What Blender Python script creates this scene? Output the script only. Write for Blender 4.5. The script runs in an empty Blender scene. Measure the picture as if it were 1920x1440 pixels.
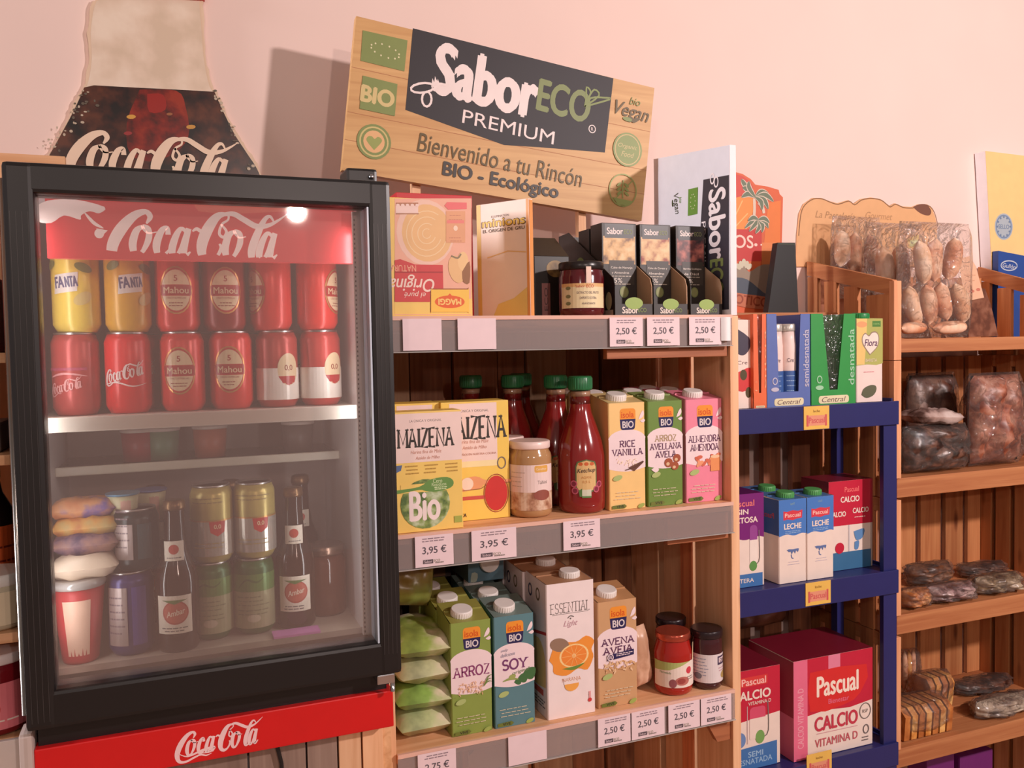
import bpy, bmesh, math, random
from mathutils import Matrix, Vector, noise
from mathutils.geometry import tessellate_polygon
random.seed(7)
S = bpy.context.scene
COL = S.collection
pi, sin, cos, rad = math.pi, math.sin, math.cos, math.radians

# ------------------------------------------------------------------ camera, light, exposure
FPX = 1600.0
CAM = Vector((0, 0, 1.5))
_y, _p, _r = rad(21.42), rad(2.52), rad(1.09)
_fw = Vector((sin(_y)*cos(_p), cos(_y)*cos(_p), -sin(_p)))
_rt = Vector((cos(_y), -sin(_y), 0)); _dn = _fw.cross(_rt)
_R = cos(_r)*_rt + sin(_r)*_dn; _D = -sin(_r)*_rt + cos(_r)*_dn
cd = bpy.data.cameras.new('camera'); cam = bpy.data.objects.new('camera', cd); COL.objects.link(cam)
cd.sensor_width = 36; cd.lens = 36*FPX/1920; cd.clip_start = .05
cam.matrix_world = Matrix.Translation(CAM) @ Matrix((_R, -_D, -_fw)).transposed().to_4x4()
S.camera = cam

def P(px, py, Y):
    "where the sight line of a photo pixel meets the vertical plane y = Y: (x, z)"
    d = _R*((px-960)/FPX) + _D*((py-720)/FPX) + _fw
    t = Y/d.y
    return d.x*t, CAM.z + d.z*t
def X(px, Y, py=800): return P(px, py, Y)[0]
def PL(px, py, Xp):
    "the same for a side face x = Xp: (y, z)"
    d = _R*((px-960)/FPX) + _D*((py-720)/FPX) + _fw
    t = Xp/d.x
    return d.y*t, CAM.z + d.z*t

w = bpy.data.worlds.new('world'); S.world = w; w.use_nodes = True
wn = w.node_tree.nodes['Background']; wn.inputs[0].default_value = (1, .76, .64, 1); wn.inputs[1].default_value = .23
def lamp(name, loc, e, col, r=.05):
    l = bpy.data.lights.new(name, 'POINT'); l.energy = e; l.color = col; l.shadow_soft_size = r
    o = bpy.data.objects.new(name, l); o.location = loc; COL.objects.link(o); return o
def area(name, loc, to, e, col, sx, sy):
    l = bpy.data.lights.new(name, 'AREA'); l.energy = e; l.color = col; l.shape = 'RECTANGLE'; l.size = sx; l.size_y = sy
    o = bpy.data.objects.new(name, l); o.location = loc; COL.objects.link(o)
    o.rotation_euler = (Vector(to)-Vector(loc)).to_track_quat('-Z', 'Y').to_euler(); return o
lamp('lamp_right', (2.0, -.6, 2.3), 192, (1, .86, .84), .06)
lamp('lamp_behind', (.585, -2.0, 2.19), 72, (1, .80, .73), .04)
area('cool_fill', (-4.4, 1.36, 2.75), (.8, 1.45, 1.7), 210, (.98, .95, 1), .5, 1.2)  # unseen fill light, added to brighten left-facing sides while grazing the wall
lamp('warm_fill', (-1.0, -1.4, 2.3), 26, (1, .84, .76), .06)  # unseen lamp added to brighten the angled box on the top shelf
area('cooler_strip_left', (-.168, 1.243, 1.39), (.10, 1.40, 1.39), .55, (.95, .97, 1), .012, .56)
area('cooler_strip_right', (.242, 1.243, 1.39), (-.02, 1.40, 1.39), .55, (.93, .96, 1), .012, .56)
S.view_settings.view_transform = 'Standard'; S.view_settings.look = 'None'
S.view_settings.exposure = 0; S.view_settings.gamma = 1; S.view_settings.use_curve_mapping = False
S.cycles.max_bounces = 8; S.cycles.transparent_max_bounces = 24; S.cycles.caustics_reflective = False; S.cycles.caustics_refractive = False

# ------------------------------------------------------------------ materials
def lin(c): return tuple(((v/255)/12.92 if v/255 <= .04045 else ((v/255+.055)/1.055)**2.4) for v in c) + (1,)
_M = {}
def M(c, rough=.5, metal=0, var=.06, scale=40, coat=0, emit=0):
    "a plain coloured material with a slight procedural unevenness"
    k = ('m', c, rough, metal, var, scale, coat, emit)
    if k in _M: return _M[k]
    m = bpy.data.materials.new('tone_%d_%d_%d' % c); m.use_nodes = True; n = m.node_tree.nodes; L = m.node_tree.links
    b = n['Principled BSDF']; b.inputs['Roughness'].default_value = rough; b.inputs['Metallic'].default_value = metal
    b.inputs['Coat Weight'].default_value = coat; b.inputs['Coat Roughness'].default_value = .12
    t = n.new('ShaderNodeTexNoise'); t.inputs['Scale'].default_value = scale; t.inputs['Detail'].default_value = 2
    g = n.new('ShaderNodeTexCoord'); L.new(g.outputs['Object'], t.inputs['Vector'])
    x = n.new('ShaderNodeMix'); x.data_type = 'RGBA'
    a = lin(c); x.inputs[6].default_value = tuple(v*(1-var) for v in a[:3])+(1,); x.inputs[7].default_value = tuple(min(1, v*(1+var)) for v in a[:3])+(1,)
    L.new(t.outputs['Fac'], x.inputs[0]); L.new(x.outputs[2], b.inputs['Base Color'])
    if emit: b.inputs['Emission Color'].default_value = a; b.inputs['Emission Strength'].default_value = emit
    _M[k] = m; return m
def WOOD(c1, c2, axis='Z', rough=.6, knots=True):
    k = ('w', c1, c2, axis)
    if k in _M: return _M[k]
    m = bpy.data.materials.new('wood_%d_%d_%d' % c1); m.use_nodes = True; n = m.node_tree.nodes; L = m.node_tree.links
    b = n['Principled BSDF']; b.inputs['Roughness'].default_value = rough
    g = n.new('ShaderNodeTexCoord'); geo = n.new('ShaderNodeNewGeometry')
    ad = n.new('ShaderNodeVectorMath'); ad.operation = 'MULTIPLY_ADD'
    L.new(geo.outputs['Random Per Island'], ad.inputs[0]); ad.inputs[1].default_value = (7, 9, 5); L.new(g.outputs['Object'], ad.inputs[2])
    mp = n.new('ShaderNodeMapping'); s = {'X': (2, 40, 40), 'Y': (40, 2, 40), 'Z': (40, 40, 2)}[axis]; mp.inputs['Scale'].default_value = s
    L.new(ad.outputs[0], mp.inputs['Vector'])
    t = n.new('ShaderNodeTexNoise'); t.inputs['Scale'].default_value = 1.6; t.inputs['Detail'].default_value = 5; t.inputs['Distortion'].default_value = .8
    L.new(mp.outputs[0], t.inputs['Vector'])
    r = n.new('ShaderNodeValToRGB'); r.color_ramp.elements[0].position = .3; r.color_ramp.elements[1].position = .7
    r.color_ramp.elements[0].color = lin(c2); r.color_ramp.elements[1].color = lin(c1)
    L.new(t.outputs['Fac'], r.inputs[0])
    h = n.new('ShaderNodeHueSaturation'); ml = n.new('ShaderNodeMath'); ml.operation = 'MULTIPLY_ADD'; ml.inputs[1].default_value = .35; ml.inputs[2].default_value = .82
    L.new(geo.outputs['Random Per Island'], ml.inputs[0]); L.new(ml.outputs[0], h.inputs['Value']); L.new(r.outputs[0], h.inputs['Color'])
    out = h.outputs[0]
    if knots:
        mk = n.new('ShaderNodeMapping'); mk.inputs['Scale'].default_value = {'X': (5, 16, 16), 'Y': (16, 5, 16), 'Z': (16, 16, 5)}[axis]; L.new(ad.outputs[0], mk.inputs['Vector'])
        v = n.new('ShaderNodeTexVoronoi'); v.inputs['Scale'].default_value = .9; L.new(mk.outputs[0], v.inputs['Vector'])
        kr = n.new('ShaderNodeValToRGB'); kr.color_ramp.elements[0].position = .06; kr.color_ramp.elements[1].position = .16
        kr.color_ramp.elements[0].color = (.25, .12, .06, 1); kr.color_ramp.elements[1].color = (1, 1, 1, 1); L.new(v.outputs['Distance'], kr.inputs[0])
        mx = n.new('ShaderNodeMix'); mx.data_type = 'RGBA'; mx.blend_type = 'MULTIPLY'; mx.inputs[0].default_value = .8
        L.new(out, mx.inputs[6]); L.new(kr.outputs[0], mx.inputs[7]); out = mx.outputs[2]
    L.new(out, b.inputs['Base Color']); _M[k] = m; return m
def CLEAR(name, tint, refl=.08, rough=.05, bump=0, opac=0, film=(240, 235, 230)):
    "see-through sheet or film: light passes, with a Fresnel sheen and, where asked, a milky share and crinkles"
    if name in _M: return _M[name]
    m = bpy.data.materials.new(name); m.use_nodes = True; n = m.node_tree.nodes; L = m.node_tree.links
    n.remove(n['Principled BSDF']); o = n['Material Output']
    t = n.new('ShaderNodeBsdfTransparent'); t.inputs[0].default_value = lin(tint)
    g = n.new('ShaderNodeBsdfGlossy'); g.inputs['Roughness'].default_value = rough
    d = n.new('ShaderNodeBsdfDiffuse'); d.inputs[0].default_value = lin(film)
    f = n.new('ShaderNodeLayerWeight'); f.inputs[0].default_value = .25
    a = n.new('ShaderNodeMath'); a.operation = 'MULTIPLY_ADD'; a.inputs[1].default_value = .6; a.inputs[2].default_value = refl; a.use_clamp = True
    L.new(f.outputs['Fresnel'], a.inputs[0])
    m1 = n.new('ShaderNodeMixShader'); m1.inputs[0].default_value = opac; L.new(t.outputs[0], m1.inputs[1]); L.new(d.outputs[0], m1.inputs[2])
    m2 = n.new('ShaderNodeMixShader'); L.new(a.outputs[0], m2.inputs[0]); L.new(m1.outputs[0], m2.inputs[1]); L.new(g.outputs[0], m2.inputs[2])
    if bump:
        tx = n.new('ShaderNodeTexNoise'); tx.inputs['Scale'].default_value = 38; tx.inputs['Detail'].default_value = 3; tx.inputs['Distortion'].default_value = 1.2
        gc = n.new('ShaderNodeTexCoord'); L.new(gc.outputs['Object'], tx.inputs['Vector'])
        bp = n.new('ShaderNodeBump'); bp.inputs['Strength'].default_value = bump; bp.inputs['Distance'].default_value = .02; L.new(tx.outputs['Fac'], bp.inputs['Height'])
        L.new(bp.outputs[0], g.inputs['Normal']); L.new(bp.outputs[0], f.inputs['Normal'])
    L.new(m2.outputs[0], o.inputs[0]); _M[name] = m; return m
def SPECK(name, c1, c2, c3, scale=30, rough=.45, metal=0):
    "blotchy printed picture or mixed food: three tones in a noise"
    if name in _M: return _M[name]
    m = bpy.data.materials.new(name); m.use_nodes = True; n = m.node_tree.nodes; L = m.node_tree.links
    b = n['Principled BSDF']; b.inputs['Roughness'].default_value = rough; b.inputs['Metallic'].default_value = metal
    t = n.new('ShaderNodeTexNoise'); t.inputs['Scale'].default_value = scale; t.inputs['Detail'].default_value = 4
    g = n.new('ShaderNodeTexCoord'); L.new(g.outputs['Object'], t.inputs['Vector'])
    r = n.new('ShaderNodeValToRGB'); e = r.color_ramp.elements
    e[0].position = .38; e[0].color = lin(c1); e[1].position = .64; e[1].color = lin(c3); k = e.new(.5); k.color = lin(c2)
    L.new(t.outputs['Fac'], r.inputs[0]); L.new(r.outputs[0], b.inputs['Base Color']); _M[name] = m; return m

WHITE = M((236, 228, 222), .5); PAPER = M((238, 212, 216), .6); CREAM = M((238, 214, 178), .5); INK = M((38, 32, 34), .5); DKGREY = M((70, 64, 62), .5)
RED = M((205, 28, 30), .4); ORANGE = M((232, 120, 40), .4); YELLOW = M((240, 205, 90), .4); GREEN = M((104, 146, 60), .4); NAVY = M((42, 36, 84), .4)
BLACK = M((26, 22, 22), .38); CHROME = M((205, 205, 210), .18, 1); STEEL = M((190, 188, 186), .3, 1); GREYTXT = M((120, 108, 104), .6)
PINE = WOOD((244, 196, 154), (222, 164, 120), 'Z'); PINEX = WOOD((240, 190, 146), (214, 156, 110), 'X'); PINEY = WOOD((238, 186, 138), (210, 150, 102), 'Y')
CR = WOOD((204, 138, 88), (174, 104, 60), 'Z'); CRX = WOOD((192, 128, 82), (164, 96, 56), 'X', knots=False); CRY = WOOD((204, 138, 88), (174, 104, 60), 'Y', knots=False)
FILM = CLEAR('bag_film', (252, 249, 247), .05, .08, .9, .04)
GLASS = CLEAR('door_glass', (240, 237, 235), .06, .02, 0, .13, (222, 196, 190))
JARGL = CLEAR('jar_glass', (245, 245, 245), .05, .04)
RAILPL = CLEAR('rail_plastic', (235, 228, 226), .10, .12, 0, .36, (205, 190, 188))
SHEET = CLEAR('shrink_film', (252, 252, 252), .03, .10, .5, .02)

# ------------------------------------------------------------------ mesh builder
_T = {}
def textmesh(s, bold, shear):
    k = (s, shear)
    if k not in _T:
        c = bpy.data.curves.new('t', 'FONT'); c.body = s; c.size = 1; c.shear = shear; c.resolution_u = 4; c.fill_mode = 'FRONT'
        o = bpy.data.objects.new('t', c); me = bpy.data.meshes.new_from_object(o)
        v = [(p.co.x, p.co.y) for p in me.vertices]; f = [tuple(q.vertices) for q in me.polygons]
        bpy.data.objects.remove(o); bpy.data.curves.remove(c); bpy.data.meshes.remove(me)
        x0 = min(p[0] for p in v); x1 = max(p[0] for p in v); y0 = min(p[1] for p in v); y1 = max(p[1] for p in v)
        _T[k] = ([((x-x0)/(x1-x0), (y-y0)/(y1-y0)) for x, y in v], f, (x1-x0)/(y1-y0))
    return _T[k]
def arc(cx, cy, rx, ry, a0, a1, n=10): return [(cx+rx*cos(rad(a0+(a1-a0)*i/n)), cy+ry*sin(rad(a0+(a1-a0)*i/n))) for i in range(n+1)]
def smooth(p, n=6):
    o = []
    for i in range(len(p)-1):
        a, b, c, d = p[max(i-1, 0)], p[i], p[i+1], p[min(i+2, len(p)-1)]
        for j in range(n):
            t = j/n; o.append(tuple(.5*(2*b[k]+(c[k]-a[k])*t+(2*a[k]-5*b[k]+4*c[k]-d[k])*t*t+(3*b[k]-a[k]-3*c[k]+d[k])*t**3) for k in range(len(b))))
    o.append(p[-1]); return o
# slab-serif capitals as strokes: (advance, strokes, serifs (x, y))
SLAB = {'A': (.80, [[(.06, 0), (.38, 1), (.70, 0)], [(.18, .36), (.58, .36)]], [(.06, 0), (.70, 0), (.34, 1)]),
 'C': (.74, [arc(.38, .5, .32, .5, 48, 312)], []), 'D': (.80, [[(.1, 0), (.1, 1), (.35, 1)] + arc(.35, .5, .34, .5, 90, -90) + [(.1, 0)]], []),
 'E': (.66, [[(.58, 1), (.1, 1), (.1, 0), (.58, 0)], [(.1, .52), (.46, .52)]], [(.1, 1), (.1, 0)]),
 'I': (.34, [[(.17, 0), (.17, 1)]], [(.17, 0), (.17, 1)]), 'L': (.64, [[(.12, 1), (.12, 0), (.56, 0)]], [(.12, 1)]),
 'M': (.96, [[(.1, 0), (.1, 1), (.48, .2), (.86, 1), (.86, 0)]], [(.1, 0), (.86, 0), (.1, 1), (.86, 1)]),
 'N': (.86, [[(.12, 0), (.12, 1), (.72, 0), (.72, 1)]], [(.12, 0), (.72, 1), (.12, 1)]), 'O': (.86, [arc(.42, .5, .35, .5, 0, 360, 18)], []),
 'R': (.76, [[(.12, 0), (.12, 1), (.4, 1)] + arc(.4, .75, .24, .25, 90, -90) + [(.12, .5)], [(.38, .5), (.66, 0)]], [(.12, 0), (.66, 0), (.12, 1)]),
 'S': (.62, [arc(.31, .74, .22, .26, 25, 270, 9) + arc(.31, .25, .24, .25, 90, -155, 9)], []),
 'T': (.70, [[(.35, 0), (.35, 1)], [(.04, 1), (.66, 1)]], [(.35, 0)]), 'V': (.78, [[(.06, 1), (.38, 0), (.70, 1)]], [(.06, 1), (.70, 1)]),
 'Y': (.76, [[(.06, 1), (.37, .48), (.68, 1)], [(.37, .48), (.37, 0)]], [(.06, 1), (.68, 1), (.37, 0)]),
 'Z': (.70, [[(.08, 1), (.60, 1), (.08, 0), (.62, 0)]], []), ' ': (.4, [], [])}
# flowing cola lettering: strokes of (x, y, width), logo 0..10 wide
COLA = [
 [(2.15, 1.95, .10), (2.35, 2.35, .3), (2.1, 2.62, .3), (1.5, 2.35, .46), (.85, 1.6, .62), (.42, .75, .6), (.35, .05, .5), (.62, -.42, .36), (1.3, -.5, .26), (2.2, -.2, .22), (2.9, -.02, .2), (3.5, -.2, .16), (4.1, -.05, .06)],
 [(1.95, 1.18, .2), (1.62, 1.0, .36), (1.42, .5, .42), (1.55, .12, .3), (1.9, .2, .22), (2.25, .7, .34), (2.25, 1.1, .3), (1.95, 1.18, .2), (2.2, .95, .1), (2.7, 1.0, .06)],
 [(3.3, .92, .3), (3.25, 1.18, .24), (2.95, 1.05, .34), (2.68, .55, .42), (2.75, .15, .3), (3.1, .15, .2), (3.45, .45, .06)],
 [(4.3, 1.05, .2), (4.0, 1.18, .24), (3.7, .85, .36), (3.5, .35, .4), (3.62, .1, .26), (3.9, .3, .2), (4.25, .95, .2)], [(4.42, 1.2, .3), (4.15, .5, .42), (4.18, .14, .3), (4.5, .3, .08)],
 [(4.62, 1.1, .1), (4.85, 1.2, .2), (5.1, 1.12, .2), (5.28, 1.2, .08)],
 [(6.2, 2.15, .12), (6.5, 1.75, .16), (6.35, 1.4, .18), (6.1, 1.6, .16), (6.25, 2.15, .14), (6.6, 2.45, .12), (6.55, 2.75, .16), (6.0, 2.6, .42), (5.5, 1.9, .6), (5.15, 1.0, .6), (5.15, .3, .46), (5.5, .02, .34), (5.95, .25, .2), (6.2, .75, .2), (6.1, 1.0, .12)],
 [(6.3, 2.72, .2), (6.9, 2.8, .3), (7.5, 2.5, .34), (8.2, 2.15, .34), (8.9, 2.25, .24), (9.5, 2.6, .14), (10, 3.0, .04)],
 [(6.95, 1.18, .2), (6.62, 1.0, .36), (6.42, .5, .42), (6.55, .12, .3), (6.9, .2, .22), (7.25, .7, .34), (7.25, 1.1, .3), (6.95, 1.18, .2), (7.2, .95, .1), (7.6, 1.0, .06)],
 [(9.2, 2.5, .1), (9.0, 2.78, .18), (8.7, 2.6, .26), (8.3, 1.8, .42), (7.95, .8, .46), (7.95, .2, .34), (8.25, .2, .14), (8.45, .4, .06)],
 [(9.15, 1.05, .2), (8.85, 1.18, .24), (8.55, .85, .36), (8.35, .35, .4), (8.47, .1, .26), (8.75, .3, .2), (9.1, .95, .2)], [(9.28, 1.2, .3), (9.0, .5, .42), (9.03, .14, .3), (9.4, .35, .08)]]

for _i in (1, 2, 3, 4, 5, 8, 10, 11): COLA[_i] = [(x, y*1.5, t) for x, y, t in COLA[_i]]

class MB:
    "collects faces of one mesh; also prints flat artwork (text, shapes) onto a plane or a cylinder of it"
    def __init__(s): s.v = []; s.f = []; s.mi = []; s.sm = []; s.mats = []; s.lay = 0; s.mode = 'P'; s.Y = 0; s.cv = None; s.sg = 1
    def mid(s, m):
        if m not in s.mats: s.mats.append(m)
        return s.mats.index(m)
    def face(s, pts, m, sm=False):
        b = len(s.v); s.v += [tuple(p) for p in pts]; s.f.append(list(range(b, b+len(pts)))); s.mi.append(s.mid(m)); s.sm.append(sm)
    def mesh(s, vs, fs, m, sm=True):
        b = len(s.v); s.v += [tuple(p) for p in vs]; i = s.mid(m)
        for f in fs: s.f.append([b+k for k in f]); s.mi.append(i); s.sm.append(sm)
    def bm(s, b, m, sm=False):
        b.verts.index_update(); s.mesh([v.co[:] for v in b.verts], [[v.index for v in f.verts] for f in b.faces], m, sm); b.free()
    def box(s, x0, x1, y0, y1, z0, z1, m, bev=0):
        b = bmesh.new(); bmesh.ops.create_cube(b, size=1)
        for v in b.verts: v.co = Vector(((x0+x1)/2+v.co.x*(x1-x0), (y0+y1)/2+v.co.y*(y1-y0), (z0+z1)/2+v.co.z*(z1-z0)))
        if bev: bmesh.ops.bevel(b, geom=b.edges[:], offset=bev, segments=2, affect='EDGES', profile=.6)
        s.bm(b, m)
    def prism(s, pts, axis, a, c, m):
        "polygon pts extruded along an axis from a to c"
        def q(p, t): return {'X': (t, p[0], p[1]), 'Y': (p[0], t, p[1]), 'Z': (p[0], p[1], t)}[axis]
        n = len(pts); s.mesh([q(p, a) for p in pts]+[q(p, c) for p in pts], [list(range(n)), list(range(2*n-1, n-1, -1))]+[[i, (i+1) % n, n+(i+1) % n, n+i] for i in range(n)], m, False)
    def lathe(s, cx, cy, prof, m, n=32, sm=True, mat2=None):
        vs = []; fs = []
        for r, z in prof: vs += [(cx+r*sin(2*pi*k/n), cy-r*cos(2*pi*k/n), z) for k in range(n)]
        for i in range(len(prof)-1):
            for k in range(n): fs.append([i*n+k, i*n+(k+1) % n, (i+1)*n+(k+1) % n, (i+1)*n+k])
        fs.append(list(range(n-1, -1, -1))); fs.append([(len(prof)-1)*n+k for k in range(n)])
        s.mesh(vs, fs, m, sm)
        for i in (-1, -2): s.sm[i] = False
    def tube(s, pts, r, m, n=8, sm=True):
        rs = r if isinstance(r, (list, tuple)) else [r]*len(pts); vs = []; fs = []; pts = [Vector(p) for p in pts]
        for i, p in enumerate(pts):
            d = (pts[min(i+1, len(pts)-1)]-pts[max(i-1, 0)]).normalized(); a = d.cross(Vector((0, 0, 1)) if abs(d.z) < .9 else Vector((1, 0, 0))).normalized(); b = d.cross(a)
            vs += [p+(a*cos(2*pi*k/n)+b*sin(2*pi*k/n))*rs[i] for k in range(n)]
        for i in range(len(pts)-1):
            for k in range(n): fs.append([i*n+k, i*n+(k+1) % n, (i+1)*n+(k+1) % n, (i+1)*n+k])
        fs.append(list(range(n))); fs.append([(len(pts)-1)*n+k for k in range(n-1, -1, -1)]); s.mesh(vs, fs, m, sm)
    def roll(s, p0, p1, r, m, n=12, bend=0, seed=0):
        "a baked roll: rounded spindle between two points"
        p0, p1 = Vector(p0), Vector(p1); k = 9; pts = []; rs = []
        for i in range(k+1):
            t = i/k; q = p0.lerp(p1, t); q.x += bend*sin(pi*t); pts.append(q); rs.append(r*max(.12, (1-abs(2*t-1)**3.2)**.6)*(1+.06*noise.noise(Vector((t*4, seed, 0)))))
        s.tube(pts, rs, m, n)
    def pillow(s, cx, cy, cz, wd, h, t, m, seed=0, n=14, rough=.25, flat=False, seal=.0):
        "a filled bag: two bulging skins joined at their rim; flat=True lies on the table"
        vs = []; fs = []
        for side in (-1, 1):
            for i in range(n+1):
                for j in range(n+1):
                    u, v = i/n*2-1, j/n*2-1; e = max(0, 1-abs(u)**3.5)*max(0, 1-abs(v)**3.5)
                    k = noise.noise(Vector((u*2.3+seed*3.1, v*2.3+side*5, seed)))*rough + noise.noise(Vector((u*6+seed, v*6, side*3+seed)))*rough*.5
                    th = side*t/2*(e**.5)*(1+k); du = 1-.05*abs(v)**2+.03*noise.noise(Vector((v*3, side, seed)))
                    if flat: vs.append((cx+u*wd/2*du, cy+v*h/2, cz+max(th, -t/2)))
                    else: vs.append((cx+u*wd/2*du, cy+th, cz+v*h/2))
        q = (n+1)**2
        for b in (0, q):
            for i in range(n):
                for j in range(n): a = b+i*(n+1)+j; fs.append([a, a+n+1, a+n+2, a+1] if b == 0 else [a, a+1, a+n+2, a+n+1])
        s.mesh(vs, fs, m)
    # ---- artwork frames
    def px(s, Y): s.mode = 'P'; s.Y = Y; s.cv = 'px'; s.lay = 0; return s
    def metric(s, Y): s.mode = 'P'; s.Y = Y; s.cv = None; s.lay = 0; return s
    def canvas(s, Y, x0, x1, z0): s.mode = 'P'; s.Y = Y; s.cv = (x0, z0, (x1-x0)/100); s.lay = 0; return s
    def left(s, Xp, y0, y1, z0): s.mode = 'L'; s.Y = Xp; s.cv = (y0, z0, (y1-y0)/100); s.lay = 0; return s      # a side that faces -x; u runs along y
    def wrap(s, cx, cy, r, z0, face=-14): s.mode = 'C'; s.cyl = (cx, cy, r+.0006, rad(face)); s.cv = (0, z0, .001); s.lay = 0; return s   # u, v in millimetres
    def top(s, Zp, x0, x1, y0): s.mode = 'T'; s.Y = Zp; s.cv = (x0, y0, (x1-x0)/100); s.lay = 0; return s
    def to(s, u, v):
        if s.cv is None: return u, v
        if s.cv == 'px': return P(u, v, s.Y)
        return s.cv[0]+u*s.cv[2], s.cv[1]+v*s.cv[2]
    def sc(s, u, v):
        if s.cv is None: return 1, 1
        if s.cv == 'px': a = P(u, v, s.Y); b = P(u+10, v, s.Y); c = P(u, v-10, s.Y); return (b[0]-a[0])/10, (c[1]-a[1])/10
        return s.cv[2], s.cv[2]
    def p3(s, u, v):
        e = .00003*s.lay+.0002
        if s.mode == 'P': return (u, s.Y-e, v)
        if s.mode == 'L': return (s.Y-e, u, v)
        if s.mode == 'T': return (u, v, s.Y+e)
        cx, cy, r, f = s.cyl; a = f+u/r; return (cx+(r+e)*sin(a), cy-(r+e)*cos(a), v)
    def emit(s, pts, m):
        if s.mode != 'C': s.face([s.p3(*p) for p in pts], m); return
        st = s.cyl[2]*2*pi/40; lo = math.floor(min(p[0] for p in pts)/st); hi = math.ceil(max(p[0] for p in pts)/st)
        for k in range(lo, hi):
            q = pts
            for sgn, lim in ((1, k*st), (-1, (k+1)*st)):
                o = []
                for i in range(len(q)):
                    a, b = q[i-1], q[i]; da, db = sgn*(a[0]-lim), sgn*(b[0]-lim)
                    if da*db < 0: t = da/(da-db); o.append((a[0]+(b[0]-a[0])*t, a[1]+(b[1]-a[1])*t))
                    if db >= 0: o.append(b)
                q = o
                if len(q) < 3: break
            if len(q) >= 3: s.face([s.p3(*p) for p in q], m)
    def raw(s, pts, m, convex=False):
        if convex and s.mode != 'C' or len(pts) == 3: s.emit(pts, m)
        else:
            for t in tessellate_polygon([[Vector((p[0], p[1], 0)) for p in pts]]): s.emit([pts[i] for i in t], m)
    def poly(s, pts, m, sm=0):
        s.lay += 1
        if sm: pts = smooth(list(pts)+[pts[0]], sm)[:-1]
        s.raw([s.to(*p) for p in pts], m); return s
    def rect(s, x0, y0, x1, y1, m): return s.poly([(x0, y0), (x1, y0), (x1, y1), (x0, y1)], m)
    def rrect(s, x0, y0, x1, y1, r, m): return s.poly(arc(x1-r, y1-r, r, r, 0, 90, 4)+arc(x0+r, y1-r, r, r, 90, 180, 4)+arc(x0+r, y0+r, r, r, 180, 270, 4)+arc(x1-r, y0+r, r, r, 270, 360, 4), m)
    def ell(s, cx, cy, rx, ry, m, rot=0, n=22):
        s.lay += 1; a, b = s.to(cx, cy); k, l = s.sc(cx, cy); c, d = cos(rad(rot)), sin(rad(rot))
        s.raw([(a+rx*k*cos(t)*c-ry*l*sin(t)*d, b+rx*k*cos(t)*d+ry*l*sin(t)*c) for t in [2*pi*i/n for i in range(n)]], m, True); return s
    def text(s, t, cx, cy, h=None, w=None, m=None, bold=0, shear=0, rot=0):
        s.lay += 1; vs, fs, asp = textmesh(t, bold, shear); a, b = s.to(cx, cy); k, l = s.sc(cx, cy)
        if h is None: W = w*k; H = W/asp
        else: H = h*l; W = w*k if w else H*asp
        c, d = cos(rad(rot)), sin(rad(rot)); q = [((x-.5)*W, (y-.5)*H) for x, y in vs]; q = [(a+s.sg*(x*c-y*d), b+x*d+y*c) for x, y in q]
        bd = bold*H*1.1
        for ox, oy in (((0, 0), (bd, 0), (-bd, 0), (0, bd*.8), (0, -bd*.8)) if bold >= .012 else ((0, 0),)):
            s.lay += .6
            if s.mode == 'C':
                for f in fs: s.emit([(q[i][0]+ox, q[i][1]+oy) for i in f], m)
            else: s.mesh([s.p3(p[0]+ox, p[1]+oy) for p in q], fs, m, False)
        return s
    def _strip(s, pts, ws, m):
        for i in range(len(pts)-1):
            (x0, y0), (x1, y1) = pts[i], pts[i+1]
            def nrm(j):
                a, b = pts[max(j-1, 0)], pts[min(j+1, len(pts)-1)]; l = math.hypot(b[0]-a[0], b[1]-a[1]) or 1; return (-(b[1]-a[1])/l, (b[0]-a[0])/l)
            n0, n1 = nrm(i), nrm(i+1); a, b = ws[i]/2, ws[i+1]/2
            s.emit([(x0+n0[0]*a, y0+n0[1]*a), (x0-n0[0]*a, y0-n0[1]*a), (x1-n1[0]*b, y1-n1[1]*b), (x1+n1[0]*b, y1+n1[1]*b)], m)
    def stroke(s, pts, wd, m, sm=0, taper=False):
        s.lay += 1; k = s.sc(*pts[0][:2])[0]
        if sm: pts = smooth(pts, sm)
        n = len(pts); ws = [wd*k*(max(.15, sin(pi*(i+.5)/n)) if taper else 1) for i in range(n)]
        s._strip([s.to(*p) for p in pts], ws, m); return s
    def ring(s, cx, cy, rx, ry, wd, m):
        s.lay += 1; a, b = s.to(cx, cy); k, l = s.sc(cx, cy); p = [(a+rx*k*cos(t), b+ry*l*sin(t)) for t in [2*pi*i/26 for i in range(27)]]
        s._strip(p, [wd*k]*27, m); return s
    def lines(s, x0, x1, ys, h, m, jit=.15):
        "rows of small print"
        for y in ys:
            x = x0+random.random()*jit*(x1-x0)
            while x < x1-(x1-x0)*jit*random.random()-.1*(x1-x0):
                q = min(x1, x+(x1-x0)*random.uniform(.08, .22)); s.lay = max(s.lay, 1); s.rect(x, y-h/2, q, y+h/2, m); s.lay -= 1; x = q+(x1-x0)*.03
        s.lay += 1; return s
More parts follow.
